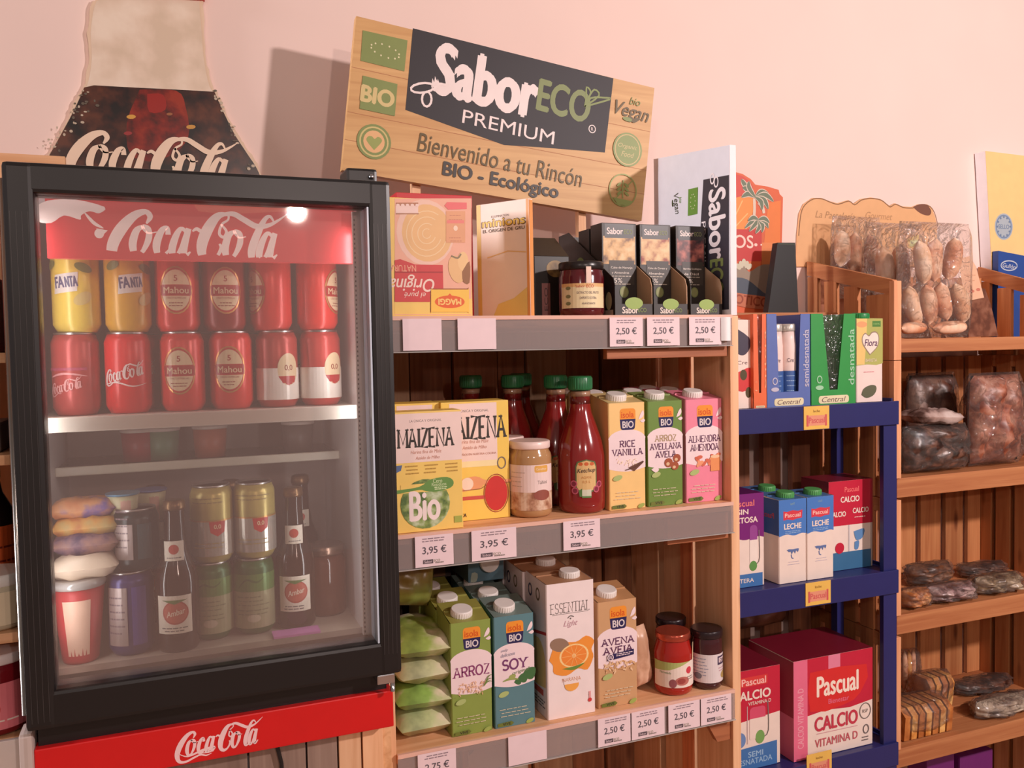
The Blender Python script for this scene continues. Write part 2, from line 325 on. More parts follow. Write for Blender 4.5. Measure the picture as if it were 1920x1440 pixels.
    def slab(s, t, cx, cy, h, w, m, wd=.15, rot=0):
        s.lay += 1; tot = sum(SLAB[c][0] for c in t); a, b = s.to(cx, cy); k, l = s.sc(cx, cy); W, H = w*k, h*l; x = 0; c, d = cos(rad(rot)), sin(rad(rot))
        def g(u, v): X_, Y_ = (u/tot-.5)*W, (v-.5)*H; return (a+X_*c-Y_*d, b+X_*d+Y_*c)
        for ch in t:
            adv, st, sf = SLAB[ch]; cw = wd*W/tot
            for q in st: s.lay += .4; s._strip([g(x+u, v) for u, v in q], [cw]*len(q), m)
            for u, v in sf: s.lay += .1; vv = .04 if v == 0 else .96; s._strip([g(x+u-.15, vv), g(x+u+.15, vv)], [H*.08]*2, m)
            x += adv
        return s
    def cola(s, cx, cy, w, m, rot=0, up=1, ymin=None):
        "the flowing cola name; cx, cy is its middle; everything under ymin (logo units) is cut away"
        a, b = s.to(cx, cy); k, l = s.sc(cx, cy); u = w*k/10; c, d = cos(rad(rot)), sin(rad(rot))
        for st in COLA:
            s.lay += 1; q = smooth([(x, y, t) for x, y, t in st], 5)
            runs = [[]]
            for e in q:
                if ymin is None or e[1] > ymin: runs[-1].append(e)
                elif runs[-1]: runs.append([])
            for r_ in runs:
                if len(r_) < 2: continue
                p = [((x-5)*u, (y-1.2)*u*up) for x, y, t in r_]
                s._strip([(a+x*c-y*d, b+x*d+y*c) for x, y in p], [max(t, .03)*u for x, y, t in r_], m)
        return s
    def build(s, name, parent=None, o=None, loc=None):
        "o = the world point the mesh is measured from (defaults to the parent's own place)"
        o = Vector(o) if o is not None else (Vector(parent['_o']) if parent is not None and '_o' in parent else Vector((0, 0, 0)))
        me = bpy.data.meshes.new(name); me.from_pydata([(v[0]-o.x, v[1]-o.y, v[2]-o.z) for v in s.v], [], s.f)
        for m in s.mats: me.materials.append(m)
        me.polygons.foreach_set('material_index', s.mi); me.polygons.foreach_set('use_smooth', s.sm); me.update()
        ob = bpy.data.objects.new(name, me); COL.objects.link(ob)
        if parent is not None: ob.parent = parent; ob['_o'] = tuple(o)
        else: ob.location = o if loc is None else loc; ob['_o'] = tuple(o)
        return ob
def tag(o, label, cat, group=None):
    o['label'] = label; o['category'] = cat
    if group: o['group'] = group
    return o
def thing(name, label, cat, loc, group=None, rz=0):
    o = bpy.data.objects.new(name, None); o.empty_display_size = .03; COL.objects.link(o); o.location = loc; o.rotation_euler = (0, 0, rz)
    o['_o'] = tuple(loc) if not rz else (0, 0, 0); return tag(o, label, cat, group)
def solo(mb, name, label, cat, o, group=None): return tag(mb.build(name, None, o), label, cat, group)
def struct(mb, name): o = mb.build(name); o['kind'] = 'structure'; return o
def kids(o): return [c for c in bpy.data.objects if c.parent == o]
def dup(r, d, label, group=None, rz=0):
    def cp(o, par):
        c = o.copy(); COL.objects.link(c)
        if par is not None: c.parent = par
        for k in kids(o): cp(k, c)
        return c
    c = cp(r, None); c.location = Vector(r.location)+Vector(d); c.rotation_euler.z += rz; c['label'] = label
    if group: c['group'] = group
    return c

# ------------------------------------------------------------------ the room
WY = 1.70
b = MB(); b.box(-3, 6, WY, WY+.12, 0, 3.2, M((238, 210, 200), .75, 0, .03, 6)); struct(b, 'wall_back')
b = MB(); b.box(-3, 6, -4, WY+.12, -.1, 0, M((150, 118, 98), .5, 0, .12, 5)); struct(b, 'floor')

# ------------------------------------------------------------------ big bottle cut-out on the wall behind the cooler
def bottle_sign():
    Y = 1.692; t = thing('bottle_cutout', 'tall cola bottle cut-out on the wall above the black cooler', 'sign', (X(290, Y, 300), Y+.006, 1.55))
    L_ = [(52, 420), (84, 310), (104, 268), (128, 222), (140, 190), (158, 158), (166, 110), (164, 60), (172, 10), (186, -2), (226, -8)]
    R_ = [(382, -8), (380, 10), (384, 60), (388, 110), (398, 160), (410, 178), (424, 210), (446, 252), (466, 282), (492, 330), (520, 420)]
    def rag(p, k): return [(x+random.uniform(-k, k), y+random.uniform(-k, k)) for x, y in smooth(p, 5)]
    out = rag(L_, 2)+rag(R_, 2)
    m = MB(); q = [P(x, y, Y) for x, y in out]; m.prism(q, 'Y', Y, Y+.006, M((226, 196, 168), .4))
    m.px(Y); gl = SPECK('frosty_glass', (214, 190, 166), (226, 202, 180), (236, 216, 196), 14, .35); m.poly([(x+(6 if x < 290 else -6), y) for x, y in smooth(L_, 3)+smooth(R_, 3)], gl)
    m.build('glass_silhouette', t)
    m = MB(); m.px(Y-.0006); dk = SPECK('cola_drink', (22, 12, 12), (58, 26, 18), (92, 46, 28), 26, .3)
    m.poly(smooth([(56, 415), (84, 312), (106, 268), (130, 224), (146, 192), (158, 164)], 4)+smooth([(176, 160), (250, 164), (330, 168), (402, 172)], 3)+smooth([(416, 204), (440, 252), (462, 286), (488, 330), (512, 415)], 4), dk)
    m.poly([(262, 168), (330, 170), (348, 200), (352, 262), (300, 300), (246, 292), (238, 230)], SPECK('cola_glow', (70, 18, 12), (120, 26, 16), (150, 44, 22), 30, .3), 3)
    m.poly([(276, 176), (306, 178), (310, 206), (280, 210)], M((150, 30, 22), .3), 3)
    for x, y, a, c in ((246, 219, 9, (206, 150, 60)), (358, 238, 9, (196, 140, 58)), (240, 250, 8, (150, 40, 40)), (318, 214, 6, (150, 88, 50))): m.ell(x, y, a, a*.45, M(c, .4), 8, 10)
    fz = M((190, 172, 150), .5)
    for i in range(70):
        v = random.random(); y = 170+150*v; x = 160-90*v+random.gauss(8, 14) if random.random() < .6 else 404+78*v-abs(random.gauss(4, 9)); m.ell(x, y, random.uniform(1.5, 4), random.uniform(1.2, 3), fz if random.random() < .5 else M((96, 84, 70), .5), 0, 7)
    m.build('drink', t)
    m = MB(); m.px(Y-.003); m.cola(288, 302, 324, M((236, 206, 180), .5), -3, .98); m.build('lettering', t)
    m = MB(); q = [P(x, y, Y) for x, y in ((226, -6), (384, 2), (382, -46), (228, -52))]; m.prism(q, 'Y', Y-.004, Y+.004, M((196, 40, 26), .4)); m.build('crown_cap', t)
bottle_sign()

# ------------------------------------------------------------------ countertop cooler
def cooler():
    Y = 1.18; x0, x1, z0, z1 = -.188, .286, 1.036, 1.734; a0, a1, c0, c1 = -.154, .2545, 1.083, 1.697
    t = thing('drinks_cooler', 'black glass-door drinks cooler with a red strip under its door', 'cooler', (.05, 1.42, .93))
    k = MB(); k.box(-.186, .278, 1.232, 1.665, 1.715, 1.728, BLACK, .003); k.box(-.186, -.179, 1.232, 1.665, .94, 1.715, BLACK); k.box(.256, .278, 1.232, 1.665, .94, 1.715, BLACK)
    k.box(-.179, .256, 1.63, 1.665, .94, 1.715, BLACK); k.box(-.179, .256, 1.232, 1.63, .94, 1.045, BLACK); k.build('cabinet', t)
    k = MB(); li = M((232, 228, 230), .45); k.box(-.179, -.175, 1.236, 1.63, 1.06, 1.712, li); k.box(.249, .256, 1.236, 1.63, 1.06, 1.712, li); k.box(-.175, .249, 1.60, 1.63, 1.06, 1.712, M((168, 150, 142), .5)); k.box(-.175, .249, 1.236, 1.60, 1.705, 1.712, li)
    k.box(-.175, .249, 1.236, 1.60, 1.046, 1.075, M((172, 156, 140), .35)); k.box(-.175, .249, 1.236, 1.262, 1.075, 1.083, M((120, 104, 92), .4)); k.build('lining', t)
    k = MB(); k.box(-.175, .249, 1.262, 1.60, 1.410, 1.416, M((196, 180, 166), .4)); k.box(-.175, .249, 1.256, 1.263, 1.398, 1.418, M((226, 214, 200), .4), .002); k.build('shelf', t)
    k = MB(); k.box(-.175, .249, 1.44, 1.60, 1.322, 1.327, CLEAR('shelf_glass', (225, 228, 220), .10, .05)); k.box(-.175, .249, 1.434, 1.441, 1.317, 1.331, M((206, 198, 180), .35), .002); k.build('rear_shelf', t)
    # lit header behind the glass
    k = MB(); k.box(-.1515, .2485, 1.256, 1.27, 1.626, 1.704, M((196, 52, 56), .35, emit=.62)); k.px(1.256)
    wsp = M((232, 206, 200), .5, emit=.62); k.poly([(66, 388), (90, 376), (140, 374), (196, 388), (186, 400), (168, 396), (152, 404), (150, 412), (120, 404), (96, 418), (70, 414)], wsp, 3)
    k.stroke([(158, 398), (176, 418), (194, 428)], 7, wsp, 4, True); k.ell(186, 438, 9, 9, wsp); k.poly([(180, 428), (202, 432), (192, 442)], wsp)
    k.poly([(356, 374), (560, 378), (548, 396), (420, 402), (372, 396)], M((206, 88, 74), .4, emit=.62)); k.poly([(640, 400), (684, 402), (684, 430), (640, 424)], M((180, 22, 30), .4, emit=.62))
    k.cola(374, 449, 340, M((238, 210, 204), .5, emit=.62), -1.5, 1.0, .26); k.build('header_panel', t)
    # door
    d = MB(); d.box(x0, a0, Y, Y+.045, z0, z1, BLACK, .006); d.box(a1, x1, Y, Y+.045, z0, z1, BLACK, .006); d.box(a0-.01, a1+.01, Y+.001, Y+.045, c1, z1, BLACK, .005); d.box(a0-.01, a1+.01, Y+.001, Y+.045, z0, c0, BLACK, .005)
    rib = M((58, 54, 54), .3)
    for i in range(4): d.box(x0+.007+i*.0065, x0+.0078+i*.0065, Y-.0004, Y+.002, z0+.01, z1-.06, rib); d.box(a1+.006+i*.006, a1+.0068+i*.006, Y-.0004, Y+.002, z0+.03, z1-.06, rib)
    d = d.build('door', t)
    k = MB(); k.box(a0, a1, Y+.018, Y+.022, c0, c1, GLASS); k.build('glass', d)
    k = MB(); k.box(a1-.0022, a1+.0003, Y+.002, Y+.045, c0, c1, M((196, 206, 220), .3)); k.build('inner_trim', d)
    k = MB(); k.box(.2405, .2525, Y+.046, Y+.052, c0, c1, M((226, 220, 214), .5))
    for i in range(90): k.box(.2422, .2436, Y+.0445, Y+.047, c0+.004+i*.0067, c0+.0068+i*.0067, M((110, 104, 104), .5))
    k.build('gasket', d)
    k = MB(); k.tube([(x0-.001, Y+.010, z0+.02), (x0-.001, Y+.010, z1-.02)], .0042, M((150, 146, 142), .25, 1)); k.build('edge_highlight', d)  # bright tube stands for the highlight along the door's rounded left edge
    k = MB(); k.box(.250, .276, Y+.004, Y+.034, 1.022, 1.036, CHROME, .002); k.tube([(.2735, Y+.01, 1.008), (.2735, Y+.01, 1.036)], .0034, CHROME); k.build('hinge', t)
    k = MB(); k.box(.232, .276, 1.215, 1.27, 1.7285, 1.757, BLACK, .004); k.lathe(.267, 1.214, [(.003, 1.742), (.0045, 1.745), (.003, 1.748)], CHROME, 10); k.build('hinge_cover', t)
    # red strip with the name
    k = MB(); k.box(-.184, .2775, 1.205, 1.232, .949, 1.003, M((214, 24, 26), .35), .002); k.box(-.18, .27, 1.215, 1.24, 1.0, 1.035, BLACK); k.px(1.205)
    k.cola(411, 1388, 168, M((246, 206, 206), .5), 0, 1.08); k.stroke([(334, 1413), (352, 1418), (380, 1406), (402, 1400), (394, 1409), (376, 1412)], 5, M((246, 206, 206), .5), 4, True); k.build('red_strip', t)
    k = MB(); k.box(-.200, -.184, 1.20, 1.24, .945, 1.028, M((190, 172, 164), .45), .006); k.build('corner_cap', t)
cooler()

# stand under the cooler
def stand():
    t = thing('cooler_stand', 'wooden plank stand under the cooler', 'stand', (.05, 1.44, 0)); gw = WOOD((150, 126, 112), (122, 98, 86), 'Z')
    xs = [-.19, -.06, .075, .155, .20, .235, .268]
    m = MB()
    for i in range(len(xs)-1): m.box(xs[i]+.0015, xs[i+1]-.0015, 1.232, 1.25, .02, .938, PINE if i in (4, 5) else gw)
    m.build('front_planks', t)
    m = MB(); m.box(.262, .2795, 1.235, 1.66, 0, .938, PINEY); m.build('side_panel', t); m = MB(); m.box(-.2, -.18, 1.235, 1.66, 0, .938, PINEY); m.build('side_panel', t)
    m = MB(); m.box(-.2, .2795, 1.25, 1.66, .925, .9395, gw); m.build('top_board', t)
    m = MB(); x, z = P(519, 1396, 1.222); m.tube([(x-.004, 1.226, z+.03), (x, 1.226, z), (x+.006, 1.226, z-.03), (x+.008, 1.226, z-.10), (x+.02, 1.226, z-.3), (x+.02, 1.226, .05)], .0028, BLACK); solo(m, 'power_cable', 'thin black cable hanging in front of the stand planks below the red strip', 'cable', (x, 1.226, .05))
stand()

# ------------------------------------------------------------------ cans and bottles in the cooler
ZS, ZF = 1.4165, 1.0755
def can(x, y, z, body, label, art=None, group='cans on the upper cooler shelf', r=.0305, h=.114, face=-14, band=None):
    t = thing('drink_can', label, 'can', (x, y, z), group)
    m = MB(); m.lathe(x, y, [(r*.8, z), (r*.86, z+.003), (r, z+.011), (r, z+h-.014), (r*.86, z+h-.003)], body, 36)
    if band: m.wrap(x, y, r, z+.011, face); m.rect(-95, 0, 95, band[1], band[0])
    if art: m.wrap(x, y, r, z, face); art(m)
    m.build('body', t)
    m = MB(); m.lathe(x, y, [(r*.84, z+h-.004), (r*.875, z+h-.002), (r*.875, z+h), (r*.82, z+h), (r*.80, z+h-.003)], STEEL, 30); m.build('lid', t); return t
CREMA = M((226, 200, 160), .35); CANRED = M((222, 46, 38), .28, .1); GOLD = M((206, 150, 84), .3, .6)
def a_mahou(m):
    m.ell(0, 58, 23, 34, GOLD); m.ell(0, 58, 21, 32, M((190, 40, 34), .3)); m.poly([(-19, 66)]+[(20*cos(rad(a)), 58+29*sin(rad(a))) for a in range(160, 19, -10)]+[(19, 66)], CREMA); m.poly([(-19, 50)]+[(20*cos(rad(a)), 58+29*sin(rad(a))) for a in range(200, 341, 10)]+[(19, 50)], CREMA)
    m.rect(-22, 51, 22, 65, M((170, 30, 30), .3)); m.text('Mahou', 0, 58, 9, 34, CREMA, .02); m.text('CINCO ESTRELLAS', 0, 47, 2.6, 26, M((150, 40, 34), .4)); m.lines(-12, 12, (40, 36), 1.2, M((150, 60, 50), .4)); m.text('5', 0, 75, 8, None, M((170, 40, 34), .4), .02)
def a_half(m):
    m.rect(-95, 11, 95, 58, M((236, 226, 216), .3, .05)); m.ell(14, 56, 17, 24, CREMA); m.poly([(-2, 46), (30, 46), (24, 36), (14, 32), (4, 36)], M((180, 30, 34), .3)); m.text('0,0', 14, 58, 9, None, M((150, 60, 40), .4), .02)
def a_coke(m): m.cola(2, 56, 62, M((240, 214, 210), .4), 12, 1.1); m.stroke([(-30, 40), (-8, 44), (14, 38), (34, 42)], 2, M((240, 214, 210), .4), 4, True)
def a_plain(m): m.stroke([(-26, 52), (0, 58), (30, 54)], 3, M((222, 150, 150), .4), 4, True); m.rect(-30, 62, 30, 66, M((176, 70, 96), .4)); m.cola(0, 40, 50, M((226, 160, 158), .4), 12, 1.1)
def a_fanta(m): m.poly([(-17, 52), (15, 56), (17, 82), (-15, 78)], M((224, 214, 206), .4)); m.text('FA', -8, 68, 15, 13, M((86, 84, 120), .4), .04, 0, 6); m.text('NTA', 8, 69, 14, 15, M((86, 84, 120), .4), .04, 0, 6); m.ell(22, 46, 13, 8, M((214, 190, 120), .4), 30); m.ell(24, 88, 12, 6, M((120, 120, 60), .4), -20); m.ell(-24, 92, 10, 6, M((120, 120, 60), .4), 20)
DR = M((186, 70, 66), .32, .2); FY = M((232, 200, 84), .3, .05); FY2 = M((222, 166, 50), .3, .05); DKR = M((150, 28, 24), .28, .1)
low = [(143, DR, a_plain, 'dull red can at the left end of the lower row of cans'), (241, M((226, 34, 36), .3, .05), a_coke, 'bright red cola can with white flowing script in the lower row'), (343, CANRED, a_mahou, 'red beer can with cream oval in the lower row, beside the red cola can'), (434, CANRED, a_mahou, 'red beer can with cream oval in the lower row, beside the half-white cans'), (520, M((190, 62, 54), .3, .2), a_half, 'red and white can in the lower row, left of the two half-white cans'), (601, M((200, 60, 54), .3, .2), a_half, 'red and white can at the right end of the lower row')]
hi = [(143, FY, a_fanta, 'yellow soda can at the left end of the upper row'), (240, FY2, a_fanta, 'deeper yellow soda can second from the left in the upper row'), (333, CANRED, a_mahou, 'red beer can in the upper row standing next to the yellow soda cans'), (420, DKR, a_mahou, 'darkest red beer can in the middle of the upper row'), (507, CANRED, None, 'red beer can turned aside, second from the right in the upper row'), (594, CANRED, None, 'red beer can turned aside at the right end of the upper row')]
for i, (p, c, a, l) in enumerate(low):
    can(X(p, 1.332, 700), 1.332, ZS, c, l, a, face=(-24, -14, -10, -8, 0, 8)[i])
for i, (p, c, a, l) in enumerate(hi):
    x = X(p, 1.332, 555)
    if a: can(x, 1.332, ZS+.1142, c, l, a, face=(-20, 10, -4, 2)[i])
    else: can(x, 1.332, ZS+.1142, c, l, a_mahou, face=(-62, 56)[i-4])
for i, (p, c, a, l) in enumerate(low[1:5]):
    can(X(p+24, 1.42, 700), 1.415, ZS, c, ('red cola can standing in the second row behind the bright red one', 'red beer can in the second row behind the left red beer can', 'red beer can in the second row behind the right red beer can', 'red and white can in the second row behind the half-white cans')[i], a, group='cans on the upper cooler shelf')
def a_gold(m): m.rect(-95, 11, 95, 62, M((206, 198, 186), .22, .6)); m.rect(-95, 62, 95, 64, GOLD); m.poly([(2, 62), (26, 62), (24, 46), (14, 40), (4, 46)], M((188, 40, 36), .35)); m.text('0,0', 14, 54, 7, None, CREMA, .02); m.lines(-26, 30, (96, 90, 30, 24), 1.5, M((150, 130, 80), .4))
def a_grn(m): m.rect(-95, 11, 95, 66, M((170, 168, 130), .3, .3)); m.rect(-95, 66, 95, 92, M((92, 138, 70), .3, .2)); m.stroke([(-20, 70), (-6, 84), (10, 80), (22, 88)], 3, M((60, 100, 50), .4), 4, True); m.lines(-24, 28, (58, 52, 46, 38, 32), 1.6, M((120, 124, 90), .4)); m.ell(4, 26, 10, 6, M((198, 186, 160), .4))
for i, (p, lg, ll) in enumerate(((397, 'green can under the left gold-topped can', 'gold-topped silver can stacked on the left green can'), (477, 'green can under the right gold-topped can, beside the jar side', 'gold-topped silver can stacked on the right green can'))):
    x = X(p, 1.345, 1120); can(x, 1.345, ZF, M((40, 96, 44), .3, .2), lg, a_grn, 'cans on the cooler floor'); can(X(p, 1.345, 960), 1.345, ZF+.1143, M((190, 170, 96), .3, .3), ll, a_gold, 'cans on the cooler floor')
BROWN = M((40, 20, 12), .12, 0, .1)
def beer(px, y, label, name='beer_bottle', back=False):
    x = X(px, y, 1150); z = ZF; t = thing(name, label, 'bottle', (x, y, z), 'dark beer bottles in the cooler')
    m = MB(); r = .0295; m.lathe(x, y, [(r*.9, z), (r, z+.006), (r, z+.098), (r*.92, z+.112), (r*.62, z+.135), (.0145, z+.155), (.0125, z+.195), (.0135, z+.2), (.0135, z+.207)], BROWN, 30); m.build('glass_body', t)
    m = MB(); m.lathe(x, y, [(.0145, z+.2), (.0155, z+.204), (.0142, z+.213), (.011, z+.2145)], M((120, 90, 60), .3, .7), 20); m.build('crown_cap', t)
    m = MB(); m.wrap(x, y, r, z, -8); m.rect(-26, 28, 24, 82, M((226, 214, 196), .5)); m.ell(1, 58, 18, 17, M((176, 66, 48), .5)); m.ell(1, 58, 16, 15, M((192, 96, 76), .5)); m.text('Ambar', 1, 58, 8, 26, M((236, 214, 190), .5), .02, .3, 12); m.poly([(-18, 76), (18, 76), (0, 70)], M((90, 120, 60), .5)); m.lines(-20, 18, (36, 32), 1.6, GREYTXT); m.build('body_label', t)
    m = MB(); m.wrap(x, y, .0195, z, -8); m.rect(-14, 128, 14, 158, M((226, 214, 196), .5)); m.ell(0, 146, 7, 7, M((184, 60, 44), .5)); m.lines(-10, 10, (134,), 1.4, GREYTXT); m.build('neck_label', t); return t
beer(334, 1.312, 'dark beer bottle with white labels left of the green cans'); beer(556, 1.345, 'dark beer bottle with white labels right of the green cans')
for p, l in ((300, 'dark bottle at the back left of the cooler floor'), (440, 'dark bottle at the back behind the green cans'), (570, 'dark bottle at the back right of the cooler floor')): beer(p, 1.47, l)
# the cup, blue can, jar, packs on the left of the floor
def tall_cup():
    x, y, z = X(150, 1.315, 1180), 1.315, ZF; t = thing('drink_cup', 'red and pale pink tapered cup at the front left of the cooler floor', 'cup', (x, y, z))
    m = MB(); m.lathe(x, y, [(.022, z), (.0235, z+.004), (.034, z+.105)], M((190, 56, 60), .4), 32); m.wrap(x, y, .0285, z, -6); m.build('cup_body', t)
    m = MB(); vs = []
    for k in range(9):
        a = rad(-32+k*8); vs.append((a, .0242)); 
    fs = []; pts = []
    for a, _ in vs: pts += [(x+.0243*sin(a), y-.0243*cos(a), z+.012), (x+.0330*sin(a), y-.0330*cos(a), z+.09)]
    m.mesh(pts, [[2*i, 2*i+2, 2*i+3, 2*i+1] for i in range(8)], M((232, 190, 166), .5)); m.build('pale_stripe', t)
    m = MB(); m.lathe(x, y, [(.0355, z+.105), (.036, z+.110), (.0345, z+.113), (.031, z+.116)], CLEAR('cup_lid', (240, 236, 230), .12, .1, 0, .5), 32); m.build('lid', t)
tall_cup()
def bigcan(px, y, z, c1, c2, label, h=.118, r=.031):
    x = X(px, y, 1160)
    def a(m): m.rect(-28, 16, 2, h*1000-20, M((176, 160, 156), .35, .4)); m.lines(-26, 0, (84, 74, 64, 54, 44, 34), 2.2, M((120, 104, 110), .4)); m.rect(8, 16, 28, h*1000-20, c2)
    return can(x, y, z, c1, label, a, 'tall cans at the cooler left', r, h, -10)
bigcan(247, 1.325, ZF, M((60, 56, 110), .3, .3), M((96, 88, 170), .3, .3), 'blue and silver can beside the pink cup'); 
bigcan(262, 1.335, ZF+.1183, M((30, 44, 46), .3, .3), M((54, 84, 90), .3, .3), 'dark teal can stacked on the blue and silver one', .086)
def flatpack(name, px, py, y, wd, dp, h, mat, label, cat='pack', rz=0, art=None, group='packs stacked at the cooler left', seed=1):
    x, z = P(px, py, y); t = MB(); t.pillow(0, 0, h/2, wd, dp, h, mat, seed, 10, .35, True)
    o = solo(t, name, label, cat, (0, 0, 0), group); o.location = (x, y+dp/2, z); o.rotation_euler.z = rad(rz); return o
flatpack('wrapped_pack', 156, 1092, 1.285, .088, .06, .034, M((226, 204, 180), .3), 'crumpled whitish wrapped pack lying on the pink cup', seed=3)
flatpack('snack_pack', 158, 1046, 1.30, .088, .06, .032, SPECK('purple_print', (70, 54, 90), (126, 96, 110), (160, 120, 110), 40), 'purple printed pack on the whitish wrapped one', seed=4)
flatpack('snack_pack', 160, 1012, 1.31, .088, .06, .030, SPECK('orange_print', (196, 120, 62), (214, 160, 84), (196, 170, 110), 34), 'orange and yellow pack in the middle of the stack', seed=5)
flatpack('snack_pack', 154, 978, 1.32, .088, .05, .03, SPECK('orange_purple_print', (204, 130, 86), (210, 150, 104), (120, 100, 160), 30), 'orange pack with a violet corner on top of the stack', seed=6)
def yogurt(px, py, y, c, label):
    x, z = P(px, py, y); t = thing('yogurt_pot', label, 'pot', (x, y, z), 'pots standing on the dark teal can'); m = MB(); m.lathe(x, y, [(.017, z), (.021, z+.045)], M((206, 200, 160), .4), 24); m.wrap(x, y, .0195, z, 0); m.rect(-2, 4, 12, 40, M((222, 176, 160), .4)); m.build('pot', t)
    m = MB(); m.lathe(x, y, [(.0225, z+.045), (.023, z+.047), (.023, z+.048)], M(c, .3, .3), 24); m.build('foil_lid', t)
yogurt(232, 985, 1.345, (96, 150, 180), 'pale green pot with a light blue lid above the teal can')
yogurt(285, 975, 1.40, (90, 120, 180), 'pale pot with a blue lid behind the dark bottle neck')
def brownjar():
    x, y, z = X(612, 1.39, 1120), 1.39, ZF; t = thing('brown_jar', 'brown glass jar with a metal lid at the right side of the cooler floor', 'jar', (x, y, z)); m = MB(); m.lathe(x, y, [(.03, z), (.033, z+.006), (.033, z+.085), (.027, z+.097)], M((86, 44, 30), .1), 30); m.build('glass_body', t)
    m = MB(); m.lathe(x, y, [(.029, z+.096), (.030, z+.099), (.030, z+.109), (.028, z+.111)], M((150, 122, 106), .25, .8), 30); m.build('lid', t)
brownjar()
m = MB(); x, z = P(556, 1178, 1.292); m.box(x-.034, x+.034, 1.282, 1.312, ZF, ZF+.004, M((196, 120, 176), .5)); solo(m, 'price_card', 'small pink-violet card lying in front of the right beer bottle', 'card', (x, 1.297, ZF))
for i, (p, c, l) in enumerate(((262, (160, 50, 56), 'red pot on the rear cooler shelf at the left'), (305, (96, 140, 110), 'green pot on the rear cooler shelf'), (395, (190, 96, 70), 'orange-red tub on the rear cooler shelf in the middle'), (560, (110, 96, 90), 'grey tub on the rear cooler shelf at the right'))):
    x = X(p, 1.50, 860); t = thing('food_tub', l, 'tub', (x, 1.50, 1.3275), 'tubs on the rear cooler shelf'); m = MB(); m.lathe(x, 1.5, [(.024, 1.3275), (.027, 1.375)], M(c, .4), 20); m.build('tub', t); m = MB(); m.lathe(x, 1.5, [(.028, 1.374), (.0285, 1.379), (.02, 1.381)], M((206, 190, 180), .4), 20); m.build('lid', t)

# ------------------------------------------------------------------ wooden crate shelf in the middle
SF, BK, ZT, ZM, ZL, ZB = 1.29, 1.672, 1.549, 1.211, .866, .53
XL, XR = .300, .930
def crate_shelf():
    t = thing('wooden_shelf', 'pine crate shelf in the middle with three filled levels and clear price rails', 'shelf', (.62, 1.48, 0))
    for x0, x1 in ((XR, XR+.018), (XL-.018, XL)):
        m = MB()
        for y0, y1 in ((SF, SF+.118), (SF+.14, SF+.235), (SF+.258, BK)): m.box(x0, x1, y0, y1, .02, ZT-.001, PINE, .0015)
        m.box(x0-.002 if x0 > .5 else x1-.001, x0+.001 if x0 > .5 else x1+.002, SF+.128, SF+.168, .02, ZT-.016, WOOD((222, 140, 92), (190, 104, 66), 'Z')) if x0 > .5 else None
        m.build('side_panel', t)
    m = MB(); x = XL; ws = [.075, .052, .086, .094, .06, .09, .078, .066]; i = 0; pl = WOOD((168, 112, 76), (126, 78, 50), 'Z'); pb = WOOD((212, 176, 140), (176, 136, 104), 'Z')
    while x < XR-.02 and i < len(ws):
        m.box(x, min(x+ws[i], XR), BK-(.012 if i % 2 else .004), BK+.01, .02, ZT-.02, pb if i in (0, 1, 5) else pl, .001); x += ws[i]+.004; i += 1
    m.build('back_panel', t)
    for z in (ZT, ZM, ZL, ZB):
        m = MB(); ys = [SF-.003, 1.38, 1.475, 1.57, BK-.014]
        for i in range(4): m.box(XL, XR, ys[i], ys[i+1]-.002, z-.0165, z-.0006, PINEX, .0015)
        m.build('shelf_board', t)
    for z, xa, hh in ((ZT, X(1141, SF, 660), .074), (ZM, X(1255, SF, 1000), .068), (ZL, X(1308, SF, 1370), .098)):
        m = MB(); rw = WOOD((176, 108, 70), (140, 76, 46), 'X')
        if z == ZL: m.prism([(xa, z-.016), (XR, z-.016), (XR, z-hh), (XR-.03, z-hh)], 'Y', SF+.006, SF+.02, rw)
        else: m.box(xa, XR-.002, SF+.006, SF+.02, z-hh, z-.016, rw, .001)
        m.build('cross_brace', t)
    for z, xa in ((ZT, XL), (ZM, XL), (ZL, XL)):
        m = MB(); m.box(xa, XR-.001, SF-.0072, SF-.0058, z-.054, z-.006, RAILPL); m.box(xa, XR-.001, SF-.0085, SF-.0035, z-.0058, z+.0006, M((232, 186, 168), .25)); m.box(xa, XR-.001, SF-.0108, SF-.0058, z-.0558, z-.0542, CLEAR('rail_lip', (235, 225, 222), .2, .08, 0, .5)); m.build('price_rail', t)
    for px in (1073, 770):
        m = MB(); x = X(px, 1.60, 410); m.box(x-.008, x+.008, 1.5536, 1.569, ZT-.0004, 1.86, PINE); m.build('upright_batten', t)
crate_shelf()
def price_tag(px0, px1, py0, py1, z, price, label, yy=SF-.0108):
    x0 = X(px0, yy, (py0+py1)/2); x1 = X(px1, yy, (py0+py1)/2); h = .049; za = z-.0525
    m = MB(); m.box(x0, x1, yy-.0004, yy, za, za+h, PAPER); m.canvas(yy-.0004, x0, x1, za); H = 100*h/(x1-x0)
    if price:
        m.lines(14, 88, (H*.90, H*.82), H*.035, M((150, 128, 136), .6)); m.text(price, 50, H*.52, H*.27, 62, M((92, 82, 90), .6), .012)
        m.rect(20, H*.10, 46, H*.23, M((92, 78, 84), .6)); m.text('Sabor', 33, H*.165, H*.08, 20, PAPER); m.text('ECO', 56, H*.18, H*.08, 16, M((140, 140, 110), .6)); m.lines(48, 76, (H*.11,), H*.04, M((150, 136, 130), .6))
    return solo(m, 'price_tag', label, 'price tag', ((x0+x1)/2, yy, za), 'paper tags on the price rails')
